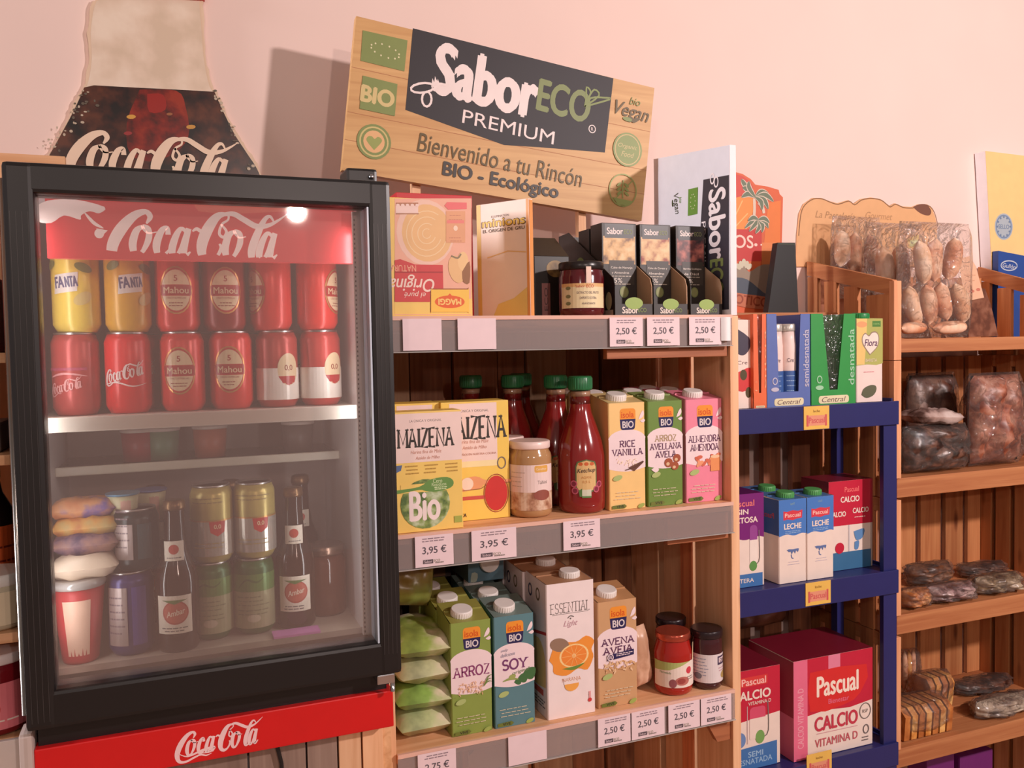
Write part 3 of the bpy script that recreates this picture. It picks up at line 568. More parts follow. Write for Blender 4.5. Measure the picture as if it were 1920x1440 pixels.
for a in ((755, 828, 600, 648, ZT, '', 'blank white tag under the upside-down puree box'), (858, 930, 598, 645, ZT, '', 'blank white tag under the pale box on the top shelf'),
 (1143, 1205, 596, 640, ZT, '2,50 €', '2,50 € tag on the top rail, leftmost of its three'), (1213, 1274, 594, 638, ZT, '2,50 €', '2,50 € tag on the top rail, middle of its three'), (1292, 1352, 592, 636, ZT, '2,50 €', '2,50 € tag on the top rail next to the right post'),
 (778, 850, 1000, 1050, ZM, '3,95 €', '3,95 € tag under the small green-printed starch box'), (884, 968, 988, 1040, ZM, '3,95 €', '3,95 € tag under the large yellow starch box'), (1056, 1125, 972, 1020, ZM, '3,95 €', '3,95 € tag under the ketchup bottle'),
 (783, 855, 1405, 1440, ZL, '2,75 €', '2,75 € tag at the left end of the lowest rail'), (953, 1025, 1378, 1425, ZL, '', 'blank white tag on the lowest rail under the white orange-juice carton'),
 (1121, 1182, 1345, 1390, ZL, '2,50 €', '2,50 € tag on the lowest rail under the oat carton'), (1184, 1246, 1330, 1375, ZL, '2,50 €', '2,50 € tag on the lowest rail second of the row of four'), (1253, 1312, 1318, 1360, ZL, '2,50 €', '2,50 € tag on the lowest rail under the red jam jar'), (1314, 1371, 1305, 1350, ZL, '2,50 €', '2,50 € tag on the lowest rail touching the right post')):
    price_tag(*a)
m = MB(); x0, x1 = X(1351, SF-.011, 620), X(1369, SF-.011, 620); vs = []
for i in range(7):
    a = i/6; vs += [(x0+(x1-x0)*a, SF-.0125-.006*sin(pi*a), ZT-.046), (x0+(x1-x0)*a, SF-.0125-.006*sin(pi*a), ZT-.004)]
m.mesh(vs, [[2*i, 2*i+2, 2*i+3, 2*i+1] for i in range(6)], M((250, 246, 246), .3)); solo(m, 'rail_end_glare', 'curled plastic end at the right of the top price rail, glare painted white', 'clip', (x0, SF-.012, ZT-.046))  # near-white colour stands for glare on the plastic fold

# ------------------------------------------------------------------ the long wooden-look sign
def eco_sign():
    Y = 1.535; cs = [P(x, y, Y) for x, y in ((668, 30), (1227, 165), (1203, 414), (641, 319))]; t = thing('welcome_sign', 'wood-print shop sign with a dark name panel hung tilted above the shelf', 'sign', (sum(c[0] for c in cs)/4, Y+.01, cs[3][1]))
    m = MB(); m.prism(cs, 'Y', Y, Y+.018, WOOD((216, 170, 112), (196, 146, 90), 'X', .5, False)); R_ = -7.0
    m.px(Y); gap = M((180, 120, 78), .6)
    for f in (.33, .62, .80): a = (668+(641-668)*f, 30+(319-30)*f); c = (1227-24*f, 165+249*f); m.stroke([a, ((a[0]+c[0])/2, (a[1]+c[1])/2+2), c], 1.1, gap)
    dk = M((40, 33, 38), .55); m.poly([(774, 53), (1150, 147), (1134, 286), (1010, 276), (945, 272), (760, 206)], dk)
    wt = M((240, 222, 218), .5); gn = M((128, 140, 76), .5); cc = M((150, 158, 84), .5)
    m.text('Sabor', 915, 153, 92, 190, wt, .05, 0, R_-2.5); m.text('ECO', 1058, 190, 58, 96, M((126, 136, 80), .5), .035, 0, R_-2.5); m.text('PREMIUM', 955, 239, 25, 172, wt, .003, 0, R_-1.5)
    for c, a, r in (((792, 165), 22, 12), ((800, 186), 20, 70)): m.stroke([(c[0]+a*cos(rad(r+k))*(1 if k % 180 else 1), c[1]+a*.42*sin(rad(k))) for k in range(0, 361, 30)] if r < 50 else [(c[0]+9*cos(rad(k)), c[1]+a*.7*sin(rad(k))) for k in range(0, 361, 30)], 4, wt)
    m.stroke([(812, 170), (822, 158), (836, 160)], 5, wt, 3)
    for a in (-8, 18, 52): m.stroke([(1096, 200), (1100+a*.15, 184), (1104+a*.55, 160+abs(a)*.45), (1112+a*.6, 176+a*.2), (1096, 200)], 3, gn, 3)
    m.ring(1110, 242, 6, 7, 1.6, wt); m.text('R', 1110, 242, 6, None, wt)
    m.poly([(680, 57), (764, 76), (758, 134), (676, 114)], gn)
    for k in range(12): a = 2*pi*k/12; m.ell(722+26*cos(a)+6*sin(a), 96+13*sin(a)+6*cos(a), 1.7, 1.9, M((222, 214, 170), .5), 0, 6)
    m.poly([(680, 142), (745, 158), (740, 218), (674, 204)], gn); m.text('BIO', 708, 181, 30, 60, M((214, 190, 130), .5), .06, 0, R_-1); m.ell(728, 184, 4, 4, gn)
    m.ell(701, 266, 32, 33, gn); m.ell(701, 266, 20, 21, M((226, 176, 122), .5)); m.ring(701, 266, 26, 27, 3, M((206, 186, 120), .5)); m.poly([(701, 282), (687, 264), (690, 256), (697, 256), (702, 261), (708, 257), (714, 260), (715, 267)], cc, 3)
    br = M((96, 76, 34), .5); m.text('Bienvenido a tu Rincón', 943, 302, 34, 308, br, .008, .08, R_-1.5); m.text('BIO - Ecológico', 941, 342, 32, 216, M((60, 52, 46), .5), .035, 0, R_-1)
    m.text('Vegan', 1184, 213, 34, 64, M((100, 80, 42), .5), .012, .3, R_-3); m.text('bio', 1190, 191, 14, 20, gn, .01, .3, R_); m.ell(1176, 224, 9, 4, gn, -10); m.ell(1190, 226, 7, 4, br, 20)
    m.ell(1176, 281, 27, 32, M((136, 148, 84), .5)); m.ring(1176, 281, 23, 28, 1.6, M((206, 176, 120), .5)); m.text('Organic', 1176, 276, 10, 36, M((206, 186, 130), .5), .01, .3, R_); m.text('Food', 1176, 290, 10, 24, M((206, 186, 130), .5), .01, .3, R_)
    m.ring(1167, 357, 25, 30, 2, cc); m.stroke([(1167, 372), (1166, 356), (1168, 338)], 2, cc); m.poly([(1148, 370), (1186, 378), (1176, 386), (1158, 384)], cc)
    for k in range(3): m.ell(1160, 346+k*8, 5, 2.5, cc, 40); m.ell(1174, 348+k*8, 5, 2.5, cc, -40)
    m.stroke([(1150, 376), (1186, 338)], 1.6, cc)
    m.build('board', t)
eco_sign()

# ------------------------------------------------------------------ products
def carton(px0, px1, py, y, z, h, dp, body, label, art, group, side=None, rise=.014, capc=WHITE, name='drink_carton', capx=.36, sideart=None):
    x0, x1 = X(px0, y, py), X(px1, y, py); wd = x1-x0; t = thing(name, label, 'carton', ((x0+x1)/2, y+dp/2, z), group); m = MB(); sd = side or body
    zf, zb = z+h, z+h+rise; a = [(x0, y, z), (x1, y, z), (x1, y+dp, z), (x0, y+dp, z)]; e = .0016
    m.mesh([(x0+e, y, z), (x1-e, y, z), (x1, y+e, z), (x1, y+dp, z), (x0, y+dp, z), (x0, y+e, z), (x0+e, y, zf), (x1-e, y, zf), (x1, y+e, zf+e*.2), (x1, y+dp, zb), (x0, y+dp, zb), (x0, y+e, zf+e*.2)],
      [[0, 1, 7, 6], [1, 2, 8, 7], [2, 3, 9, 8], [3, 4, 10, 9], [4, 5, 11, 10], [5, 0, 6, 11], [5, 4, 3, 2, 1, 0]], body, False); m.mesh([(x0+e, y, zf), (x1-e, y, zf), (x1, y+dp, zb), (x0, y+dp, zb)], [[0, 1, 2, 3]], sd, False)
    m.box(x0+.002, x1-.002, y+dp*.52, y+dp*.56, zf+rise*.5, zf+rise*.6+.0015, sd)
    m.canvas(y, x0, x1, z); art(m, 100*h/wd)
    if sideart: m.left(x0, y, y+dp, z); sideart(m)
    m.build('body', t)
    if capc:
        cx, cy = x0+wd*capx+.003, y+dp*.36; cz = zf+rise*.36-.001; k = MB(); r = .0178; k.lathe(0, 0, [(r*.98, 0), (r, .002), (r, .0105), (r*.93, .0122)], capc, 28)
        for i in range(28): an = 2*pi*i/28; k.box(r*sin(an)-.0004, r*sin(an)+.0004, -r*cos(an)-.0004, -r*cos(an)+.0004, .001, .010, capc)
        tl = math.atan2(rise, dp); k.v = [(cx+p[0], cy+p[1]*cos(tl)-p[2]*sin(tl), cz+p[1]*sin(tl)+p[2]*cos(tl)) for p in k.v]; k.build('cap', t)
    return t
PUR = M((98, 52, 88), .5); PINKW = M((244, 220, 222), .45)
def isola(m, H, ground, lines, cols, fruit, panel=(.385, .75)):
    lo, hi = panel[0]*H, panel[1]*H; c = PINKW
    m.poly([(0, lo)] + [(100*i/12, lo-8*sin(pi*i/12)) for i in range(1, 12)] + [(100, lo)] + [(100, hi-26)] + [(50+52*cos(rad(a)), hi-26+26*sin(rad(a))) for a in range(12, 169, 12)] + [(0, hi-26)], c)
    y0 = H-66; m.poly([(31, y0+24), (31, y0+44)]+arc(39, y0+44, 8, 8, 180, 90, 4)+arc(66, y0+44, 8, 8, 90, 0, 4)+[(74, y0+24)], M((240, 150, 50), .4)); m.poly([(31, y0+26), (33, y0+6)]+arc(40, y0+6, 7, 6, 180, 270, 4)+arc(65, y0+6, 7, 6, 270, 360, 4)+[(74, y0+26)], NAVY)
    m.text('isola', 52, y0+37, 15, 34, M((214, 84, 30), .4), .02); m.text('BIO', 53, y0+13, 16, 30, M((226, 214, 214), .4), .03)
    m.poly([(82, y0+24), (88, y0+38), (95, y0+46), (97, y0+36), (92, y0+28)], c, 3); m.poly([(86, y0+20), (96, y0+25), (100, y0+20), (94, y0+16)], c, 3)
    n = len(lines); top_ = H*(.56 if n == 1 else .615 if n == 2 else .645)
    for i, (t, wd) in enumerate(lines): m.slab(t, 51, top_-i*20, 15 if n > 1 else 23, wd, cols[i] if isinstance(cols, list) else cols, .15)
    fruit(m, H, lo)
    m.ell(22, lo-22, 13, 6.5, M((176, 190, 120), .4), 14); m.lines(10, 90, (lo*.42, lo*.34, lo*.26), 1.6, M((214, 200, 170), .5)); m.poly([(6, 3), (40, 3), (46, 8), (40, 13), (6, 11)], M((110, 120, 50), .5)); m.text('VIVE', 28, 8, 6, 20, INK, .02); m.ell(86, 6, 10, 5, M((160, 176, 90), .5), 20)
def f_van(m, H, lo):
    for i in range(30): m.ell(random.uniform(20, 78), lo+14+random.gauss(0, 5), 3, 1.1, M((250, 226, 200), .5), random.uniform(0, 90), 6)
    m.poly([(52, lo+2), (92, lo+16), (95, lo+13), (68, lo-8)], M((104, 60, 44), .5)); m.stroke([(44, lo-4), (70, lo+2), (92, lo+14)], 2.5, M((84, 46, 36), .5), 3)
def f_haz(m, H, lo):
    for x, y, r in ((58, lo+6, 12), (82, lo+16, 11), (76, lo-3, 11)): m.ell(x, y, r, r*.95, M((166, 86, 56), .4)); m.ell(x-2, y-3, r*.4, r*.35, M((226, 190, 150), .4))
    m.poly([(8, lo-8), (22, lo-2), (30, lo-10), (20, lo-16)], PINKW, 3)
def f_alm(m, H, lo):
    for i in range(16): m.ell(random.uniform(24, 92), lo+random.uniform(-4, 16), 8, 4.5, M(random.choice([(228, 130, 96), (214, 110, 84), (240, 160, 120)]), .4), random.uniform(0, 180), 10)
    m.rect(66, lo-22, 92, lo+12, M((232, 150, 96), .4)); m.ell(79, lo+12, 13, 4, M((240, 200, 160), .4))
def f_rice(m, H, lo):
    for i in range(60): m.ell(random.uniform(18, 84), lo+random.uniform(-10, 20), 4, 1.3, M(random.choice([(246, 214, 186), (234, 190, 156), (222, 170, 130)]), .5), random.uniform(0, 180), 6)
    for k in (10, 26, 44): m.stroke([(78, lo+6), (90, lo+14+k*.3), (99, lo+10+k*.5)], 2.4, M((110, 136, 66), .5), 3, True)
def f_soy(m, H, lo):
    for x, y, r in ((86, lo+16, 18), (70, lo+8, 14), (58, lo+2, 10)): m.poly([(x-r, y), (x-r*.2, y+r*.8), (x+r*.9, y+r*.7), (x+r*.7, y-r*.5), (x, y-r*.7)], M((66, 110, 62), .5), 4)
    m.stroke([(20, lo+8), (40, lo+12), (60, lo+8)], 6, M((150, 164, 90), .5), 4, True); m.ell(44, lo+16, 9, 6, M((160, 170, 96), .5), 20); m.text('original', 66, lo+26, 10, 44, M((110, 130, 90), .5), 0, .3, 8); m.text('only', 26, lo+80, 8, 18, M((150, 150, 170), .5), 0, .3, 5); m.text('delicious', 34, lo+70, 8, 36, M((150, 150, 170), .5), 0, .3, 5)
def f_oat(m, H, lo):
    for i in range(46): m.ell(random.uniform(14, 92), lo+random.uniform(-14, 8), 5, 2, M(random.choice([(224, 178, 130), (206, 156, 108), (238, 200, 160)]), .5), random.uniform(0, 180), 7)
    m.poly([(22, lo+14), (90, lo+20), (90, lo+33), (22, lo+27)], NAVY); m.ring(30, lo+21, 7, 7, 2, PINKW); m.ell(30, lo+21, 6, 6, NAVY); m.text('0%', 30, lo+21, 7, 8, PINKW, .02); m.lines(42, 88, (lo+27, lo+23), 1.8, PINKW)
GI = 'organic drink cartons on the middle shelf'; DP = .072
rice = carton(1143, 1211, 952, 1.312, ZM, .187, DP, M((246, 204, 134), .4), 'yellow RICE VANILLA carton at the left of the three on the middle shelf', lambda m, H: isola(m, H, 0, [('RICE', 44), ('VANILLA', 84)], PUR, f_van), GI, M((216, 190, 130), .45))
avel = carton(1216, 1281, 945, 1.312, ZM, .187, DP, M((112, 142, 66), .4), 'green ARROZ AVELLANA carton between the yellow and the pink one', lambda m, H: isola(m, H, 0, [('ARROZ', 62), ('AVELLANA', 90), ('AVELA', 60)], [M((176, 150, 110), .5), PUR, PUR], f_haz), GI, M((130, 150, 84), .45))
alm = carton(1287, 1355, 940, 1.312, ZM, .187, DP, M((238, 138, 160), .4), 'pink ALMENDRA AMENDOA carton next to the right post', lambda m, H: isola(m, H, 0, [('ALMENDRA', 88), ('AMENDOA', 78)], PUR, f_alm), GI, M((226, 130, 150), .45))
dup(rice, (-.004, .080, 0), 'yellow carton in the second row, half hidden behind the RICE VANILLA one'); dup(avel, (0, .080, 0), 'green carton in the second row behind the ARROZ AVELLANA one'); dup(alm, (0, .080, 0), 'pink carton in the second row behind the ALMENDRA one')
dup(rice, (-.010, .160, 0), 'yellow carton in the third row at the back of the middle shelf'); dup(alm, (0, .160, 0), 'pink carton in the third row at the back of the middle shelf')
GL = 'organic drink cartons on the lowest shelf'
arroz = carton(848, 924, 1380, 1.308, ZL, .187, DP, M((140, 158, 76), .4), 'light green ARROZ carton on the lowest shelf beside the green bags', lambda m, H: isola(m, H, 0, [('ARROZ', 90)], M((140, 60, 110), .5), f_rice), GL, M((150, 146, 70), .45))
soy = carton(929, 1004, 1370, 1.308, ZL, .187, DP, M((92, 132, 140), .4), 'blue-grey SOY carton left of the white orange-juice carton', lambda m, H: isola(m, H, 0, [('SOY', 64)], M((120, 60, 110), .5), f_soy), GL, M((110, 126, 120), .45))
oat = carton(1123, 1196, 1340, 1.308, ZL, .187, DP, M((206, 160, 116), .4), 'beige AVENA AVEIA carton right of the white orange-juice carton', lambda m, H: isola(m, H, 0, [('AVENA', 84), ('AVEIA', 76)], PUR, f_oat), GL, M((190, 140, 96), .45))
dup(arroz, (0, .080, 0), 'light green carton in the second row behind the ARROZ one'); dup(soy, (0, .080, 0), 'blue-grey carton in the second row behind the SOY one'); dup(arroz, (-.008, .160, 0), 'light green carton in the third row at the back of the lowest shelf')
def a_ess(m, H):
    m.slab('ESSENTIAL', 50, H*.815, 19, 84, GREYTXT, .09); m.stroke([(12, H*.77), (88, H*.77)], .8, GREYTXT); m.stroke([(44, H*.735), (50, H*.75), (57, H*.74)], 2, GREYTXT, 3); m.ell(50, H*.73, 1.6, 1.6, GREYTXT); m.text('Light', 50, H*.69, 14, 30, M((196, 150, 160), .5), 0, .4)
    og = M((240, 150, 60), .4); m.poly([(4, H*.44), (12, H*.40), (14, H*.34), (40, H*.31), (64, H*.35), (84, H*.33), (97, H*.42), (93, H*.48), (99, H*.54), (82, H*.585), (60, H*.55), (20, H*.57), (12, H*.52)], og, 3)
    m.ell(26, H*.545, 20, 13, M((150, 120, 100), .4), -14); m.ell(56, H*.45, 31, H*.088, M((250, 214, 150), .4)); m.ell(56, H*.45, 27, H*.078, M((240, 140, 60), .4)); m.ell(56, H*.45, 4, 4, M((250, 214, 170), .4))
    for k in range(10): a = 2*pi*k/10; m.stroke([(56, H*.45), (56+26*cos(a), H*.45+25*sin(a))], 1, M((248, 186, 110), .4))
    m.poly([(30, H*.365), (56, H*.345), (78, H*.385), (58, H*.372)], M((110, 140, 60), .4), 4); m.text('NARANJA', 50, H*.275, 9, 38, M((206, 140, 100), .5), .01); m.ell(50, H*.24, 15, 13, M((244, 170, 80), .4)); m.rect(34, H*.245, 66, H*.29, M((244, 226, 222), .45)); m.text('NARANJA', 50, H*.275, 9, 38, M((206, 140, 100), .5), .01)
    m.rect(86, H*.095, 90, H*.165, M((230, 160, 160), .5)); m.ell(88, H*.10, 4, 4, M((206, 60, 60), .5))
def side_ess(m):
    m.poly([(8, 60), (60, 54), (92, 70), (90, 130), (40, 150), (10, 120)], M((232, 196, 130), .5), 3); m.rect(20, 40, 84, 52, M((206, 90, 80), .5)); m.stroke([(2, 168), (98, 150)], 6, M((196, 60, 60), .5)); m.lines(10, 90, (30, 24, 18), 2.5, GREYTXT); m.ring(40, 236, 8, 11, 4, M((120, 100, 70), .5)); m.ring(78, 236, 8, 11, 4, M((60, 56, 90), .5))
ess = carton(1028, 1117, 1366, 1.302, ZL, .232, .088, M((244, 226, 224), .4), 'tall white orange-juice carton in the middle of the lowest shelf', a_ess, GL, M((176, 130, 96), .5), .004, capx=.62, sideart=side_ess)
dup(ess, (-.004, .094, 0), 'tall white carton in the second row behind the orange-juice one'); dup(ess, (-.006, .188, 0), 'tall white carton in the third row behind the orange-juice one')

def pack(px0, px1, py, y, z, h, dp, body, label, art=None, name='food_box', cat='box', group=None, rz=0, side=None):
    x0, x1 = X(px0, y, py), X(px1, y, py); m = MB(); m.box(x0, x1, y, y+dp, z, z+h, body, .001)
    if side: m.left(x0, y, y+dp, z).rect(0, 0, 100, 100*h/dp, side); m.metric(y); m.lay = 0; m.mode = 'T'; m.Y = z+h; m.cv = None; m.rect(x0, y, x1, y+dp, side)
    if art: m.canvas(y, x0, x1, z); art(m, 100*h/(x1-x0))
    return solo(m, name, label, cat, ((x0+x1)/2, y+dp/2, z), group)
# starch boxes
def maiz(m, H, bio):
    hd = M((242, 214, 206), .5); m.rect(0 if bio else 12, H*.58 if bio else H*.45, 100 if bio else 82, H*.985, hd)
    if not bio: m.rect(12, H*.45, 82, H*.5, M((246, 226, 170), .5))
    m.text('LA ÚNICA Y ORIGINAL', 46, H*.925, 4.5, 48, GREYTXT, .01, 0); m.slab('MAIZENA', 46 if bio else 50, H*.78, 27 if bio else 31, 84 if bio else 92, M((54, 46, 40), .5), .22)
    m.text('Harina fina de Maíz', 46, H*.665, 5, 46, M((200, 140, 120), .5), 0, .2); m.text('Amido de Milho', 48, H*.615, 4.6, 36, M((200, 140, 120), .5), 0, .2)
    if bio:
        for x in (14, 42, 74): m.lines(x, x+22, (H*.55, H*.52, H*.49), 1.8, M((190, 150, 70), .5))
        m.poly([(0, H*.56), (10, H*.565), (8, H*.52), (0, H*.50)], M((90, 110, 150), .5)); ph = SPECK('green_field', (84, 110, 60), (140, 160, 90), (196, 206, 170), 60); m.ell(43, H*.23, 37, 36, ph); m.rect(7, H*.33, 80, H*.40, M((244, 206, 110), .5))
        sp = M((104, 146, 72), .5); m.poly([(0, H*.36), (34, H*.375), (52, H*.43), (76, H*.44), (86, H*.40), (82, H*.35), (62, H*.325), (44, H*.335), (34, H*.35), (0, H*.33)], sp, 3); m.text('Cero', 62, H*.415, 6, 14, M((206, 220, 170), .5), .01); m.text('Residuos', 64, H*.385, 5, 22, M((206, 220, 170), .5), .01); m.lines(54, 78, (H*.36, H*.345), 1.5, M((206, 220, 170), .5))
        m.text('Bio', 42, H*.215, 42, 44, M((246, 226, 222), .5), .03); m.rect(86, H*.05, 98, H*.105, M((170, 176, 80), .5))
    else:
        m.text('100 AÑOS EN NUESTRA COCINA', 50, H*.56, 3.6, 60, M((190, 130, 110), .5)); m.poly([(24, H*.345), (44, H*.37), (54, H*.36), (66, H*.33), (100, H*.325), (100, H*.30), (64, H*.30), (54, H*.265), (22, H*.25), (24, H*.30)], M((234, 160, 110), .5), 3); m.ell(36, H*.31, 9, 9, M((244, 220, 200), .5)); m.stroke([(20, H*.255), (56, H*.262), (66, H*.295), (100, H*.30)], 1, M((150, 90, 60), .5))
        m.rect(0, H*.175, 62, H*.205, M((206, 84, 70), .5)); m.ell(79, H*.215, 17, 25, M((206, 50, 46), .5)); m.ring(79, H*.215, 18.5, 27, 1, M((160, 60, 50), .5)); m.ring(88, H*.47, 6, 8, 1.5, GREYTXT); m.text('BLANCA', 22, H*.05, 5, 24, INK, .02)
YEL = M((244, 206, 96), .45)
pack(831, 957, 968, 1.342, ZM, .199, .058, YEL, 'large yellow starch box with a red spoon behind the green-printed one', lambda m, H: maiz(m, H, False), group='starch boxes on the middle shelf')
pack(737, 832, 975, 1.352, ZM, .199, .058, YEL, 'large yellow starch box mostly hidden by the black cooler and the green-printed one', lambda m, H: maiz(m, H, False), group='starch boxes on the middle shelf')
pack(744, 869, 990, 1.296, ZM, .190, .042, M((244, 206, 110), .45), 'small starch box with a round green field at the front', lambda m, H: maiz(m, H, True), group='starch boxes on the middle shelf')
# jars and bottles of the middle shelf
def jar(px, y, py, z, r, h, fill, lidm, label, art, lidh=.012, name='jar', group=None, ring=True, neck=.86, sh=.78):
    x = X(px, y, py); t = thing(name, label, 'jar', (x, y, z), group); m = MB(); m.lathe(x, y, [(r*.86, z), (r*.97, z+.004), (r, z+.012), (r, z+h*sh), (r*.97, z+h*(sh+.05)), (r*neck, z+h-lidh-.003), (r*neck, z+h-.003)], fill, 36); m.build('glass_body', t)
    k = MB(); lr = r*neck+.0022; k.lathe(x, y, [(lr*.97, z+h-lidh), (lr, z+h-lidh+.002), (lr, z+h-.002), (lr*.95, z+h)], lidm, 36)
    k.build('lid', t); k = MB(); k.wrap(x, y, r, z, -20); art(k, h*1000); k.build('paper_label', t); return t
TAH = M((184, 140, 96), .12, coat=.6)
def a_tah(m, H): m.rect(-46, H*.10, 46, H*.70, M((240, 214, 208), .45)); m.rect(-46, H*.10, 46, H*.34, SPECK('hummus_print', (150, 96, 70), (196, 150, 120), (226, 196, 170), 60)); m.rrect(6, H*.60, 32, H*.69, 3, M((226, 170, 80), .5)); m.text('Carrefour', 19, H*.645, 4, 20, M((250, 230, 200), .5)); m.text('Tahini', 20, H*.47, 6, 18, GREYTXT, .01); m.ell(20, H*.30, 16, 9, M((150, 80, 66), .5)); m.lines(-40, -10, (H*.6, H*.54, H*.48, H*.42), 1.5, M((206, 180, 170), .5))
tj = jar(995, 1.348, 960, ZM, .0375, .128, TAH, M((242, 214, 206), .35), 'tahini jar with a pale pink lid beside the ketchup bottle', a_tah, .013, group='tahini jars', neck=.88)
dup(tj, (-.012, .088, 0), 'second tahini jar behind the front one, only its pale lid showing')
KET = M((140, 34, 34), .14, coat=.7); GCAP = M((38, 112, 66), .35)
def ketchup(px, y, py, label):
    x = X(px, y, py); z = ZM; t = thing('ketchup_bottle', label, 'bottle', (x, y, z), 'ketchup bottles on the middle shelf'); m = MB(); m.lathe(x, y, [(.037, z), (.0405, z+.005), (.0415, z+.02), (.0415, z+.098), (.037, z+.122), (.0275, z+.150), (.0195, z+.172), (.0175, z+.186), (.0172, z+.205)], KET, 36); m.build('glass_body', t)
    k = MB(); k.lathe(x, y, [(.0184, z+.187), (.0182, z+.203), (.0180, z+.213)], JARGL, 30); k.lathe(x, y, [(.0179, z+.20), (.0179, z+.209)], M((196, 150, 120), .3), 30); k.build('neck_band', t)
    k = MB(); k.lathe(x, y, [(.0205, z+.211), (.0212, z+.214), (.0212, z+.232), (.0195, z+.235)], GCAP, 30)
    for i in range(30): a = 2*pi*i/30; k.box(x+.0211*sin(a)-.0005, x+.0211*sin(a)+.0005, y-.0211*cos(a)-.0005, y-.0211*cos(a)+.0005, z+.214, z+.232, GCAP)
    k.build('cap', t)
    k = MB(); k.wrap(x, y, .0415, z, -14); lb = M((226, 186, 124), .5); k.poly([(-19, 46), (-16, 40), (0, 34), (16, 40), (19, 46), (19, 82), (16, 90), (0, 94), (-16, 90), (-19, 82)], M((90, 110, 66), .5)); k.poly([(-17, 47), (-14, 42), (0, 37), (14, 42), (17, 47), (17, 81), (14, 88), (0, 92), (-14, 88), (-17, 81)], lb)
    for q in (-10, 0, 10): k.ell(q, 86, 4, 3, M((206, 100, 50), .5))
    k.text('Ketchup', 0, 74, 9, 32, M((60, 40, 40), .5), .015, .3, 3); k.text('AGAVE', 0, 63, 4, 18, M((206, 140, 70), .5), .01); k.text('0,5 L', 0, 55, 5, 14, M((206, 140, 70), .5), .01)
    for q, v in ((-20, 40), (18, 42), (24, 50), (-22, 52)): k.ell(q, v, 6, 6, M((196, 90, 110), .5)); k.ell(q, v, 4, 4, M((130, 40, 60), .5))
    k.rect(-8, 28, 8, 42, M((214, 214, 190), .5)); k.rect(-8, 28, 8, 31, M((100, 140, 80), .5)); k.poly([(-12, 30), (-8, 30), (-8, 44), (-14, 40)], M((90, 130, 70), .5)); k.build('paper_label', t); return t
k1 = ketchup(1091, 1.345, 950, 'ketchup bottle at the front with its full label showing')
dup(k1, (-.008, .086, 0), 'ketchup bottle in the second row just behind the front one'); dup(k1, (-.062, .165, 0), 'ketchup bottle in the third row left of the two front ones'); dup(k1, (-.016, .236, 0), 'ketchup bottle in the back row behind the tahini jars'); dup(k1, (-.128, .218, 0), 'ketchup bottle standing alone at the back by the large starch box')
dup(soy, (0, .160, 0), 'blue-grey carton in the third row under the lying carton')

# ------------------------------------------------------------------ top level of the crate shelf
m = MB(); x0, x1 = .303, X(884, 1.31, 480); m.box(x0, x1, 1.31, 1.36, ZT, 1.735, M((240, 200, 110), .45), .001); m.px(1.31)
m.rect(740, 590, 884, 372, M((236, 176, 150), .45)); m.rect(740, 589, 884, 560, M((240, 204, 110), .45)); m.ell(798, 436, 54, 62, M((238, 196, 176), .45)); m.ell(801, 437, 47, 54, M((232, 184, 128), .45))
for r in (38, 28, 17, 8): m.stroke([(800+r*cos(rad(a)), 438+r*1.12*sin(rad(a))) for a in range(20, 320, 15)], 1.6, M((240, 206, 160), .45))
m.rect(742, 400, 784, 380, M((238, 206, 196), .45)); m.rect(742, 386, 784, 380, M((180, 120, 90), .45)); m.rect(742, 402, 785, 399.5, M((180, 130, 100), .45))
for k in range(5): m.ell(746+k*9, 385, 3.5, 3, M((238, 206, 196), .45))
m.poly([(833, 386), (838, 379), (875, 380), (875, 392), (840, 393)], M((232, 110, 110), .45)); m.rect(836, 455, 872, 396, M((226, 162, 120), .45)); m.lines(840, 868, (404, 412, 446, 452), 1.4, M((200, 130, 100), .45)); m.rect(838, 419, 870, 413, M((232, 130, 120), .45)); m.ell(854, 428, 4, 5, M((244, 214, 190), .45))
m.ell(856, 505, 15, 26, M((232, 186, 130), .45), 12); m.ell(868, 490, 10, 18, M((238, 196, 140), .45)); m.poly([(866, 510), (880, 490), (880, 530), (868, 528)], M((150, 100, 60), .45), 3); m.stroke([(846, 480), (858, 484), (864, 476)], 3, M((140, 120, 90), .45), 3)
m.poly([(740, 488), (750, 486), (778, 496), (830, 497), (831, 542), (806, 542), (806, 566), (740, 566)], M((206, 66, 66), .45)); m.rect(740, 512, 830, 509, M((170, 50, 50), .45)); W_ = M((242, 214, 200), .45)
m.text('NATURAL', 752, 503, 12, 56, M((236, 170, 140), .45), .01, 0, 180); m.text('Original', 768, 531, 32, 92, W_, .012, .25, 180); m.text('el puré', 778, 552, 13, 40, W_, .005, .25, 180)
m.rrect(807, 584, 878, 541, 3, M((150, 80, 40), .45)); m.rrect(808, 585, 879, 543, 3, M((244, 196, 80), .45)); m.ell(843, 566, 28, 12, M((226, 96, 36), .45)); m.poly([(838, 556), (843, 550), (848, 556)], M((226, 96, 36), .45)); m.text('MAGGI', 843, 566, 11, 42, M((246, 206, 120), .45), .05, 0, 180)
solo(m, 'puree_box', 'puree box standing upside down with a bowl of mash on the top shelf', 'box', ((x0+x1)/2, 1.335, ZT))
m = MB(); x0, x1 = .352, .486; m.box(x0, x1, 1.412, 1.462, ZT, 1.762, M((196, 40, 46), .45), .001); m.metric(1.412); m.rect(x0+.01, 1.60, x1-.01, 1.70, M((232, 176, 150), .45)); solo(m, 'puree_box', 'red-topped box behind the upside-down puree box', 'box', ((x0+x1)/2, 1.437, ZT))
t = thing('food_box', 'pale box with a yellow film title set at an angle beside the puree box', 'box', (.5264, 1.3634, ZT), None, rad(-56)); w2, t2, h2 = .054, .006, .196
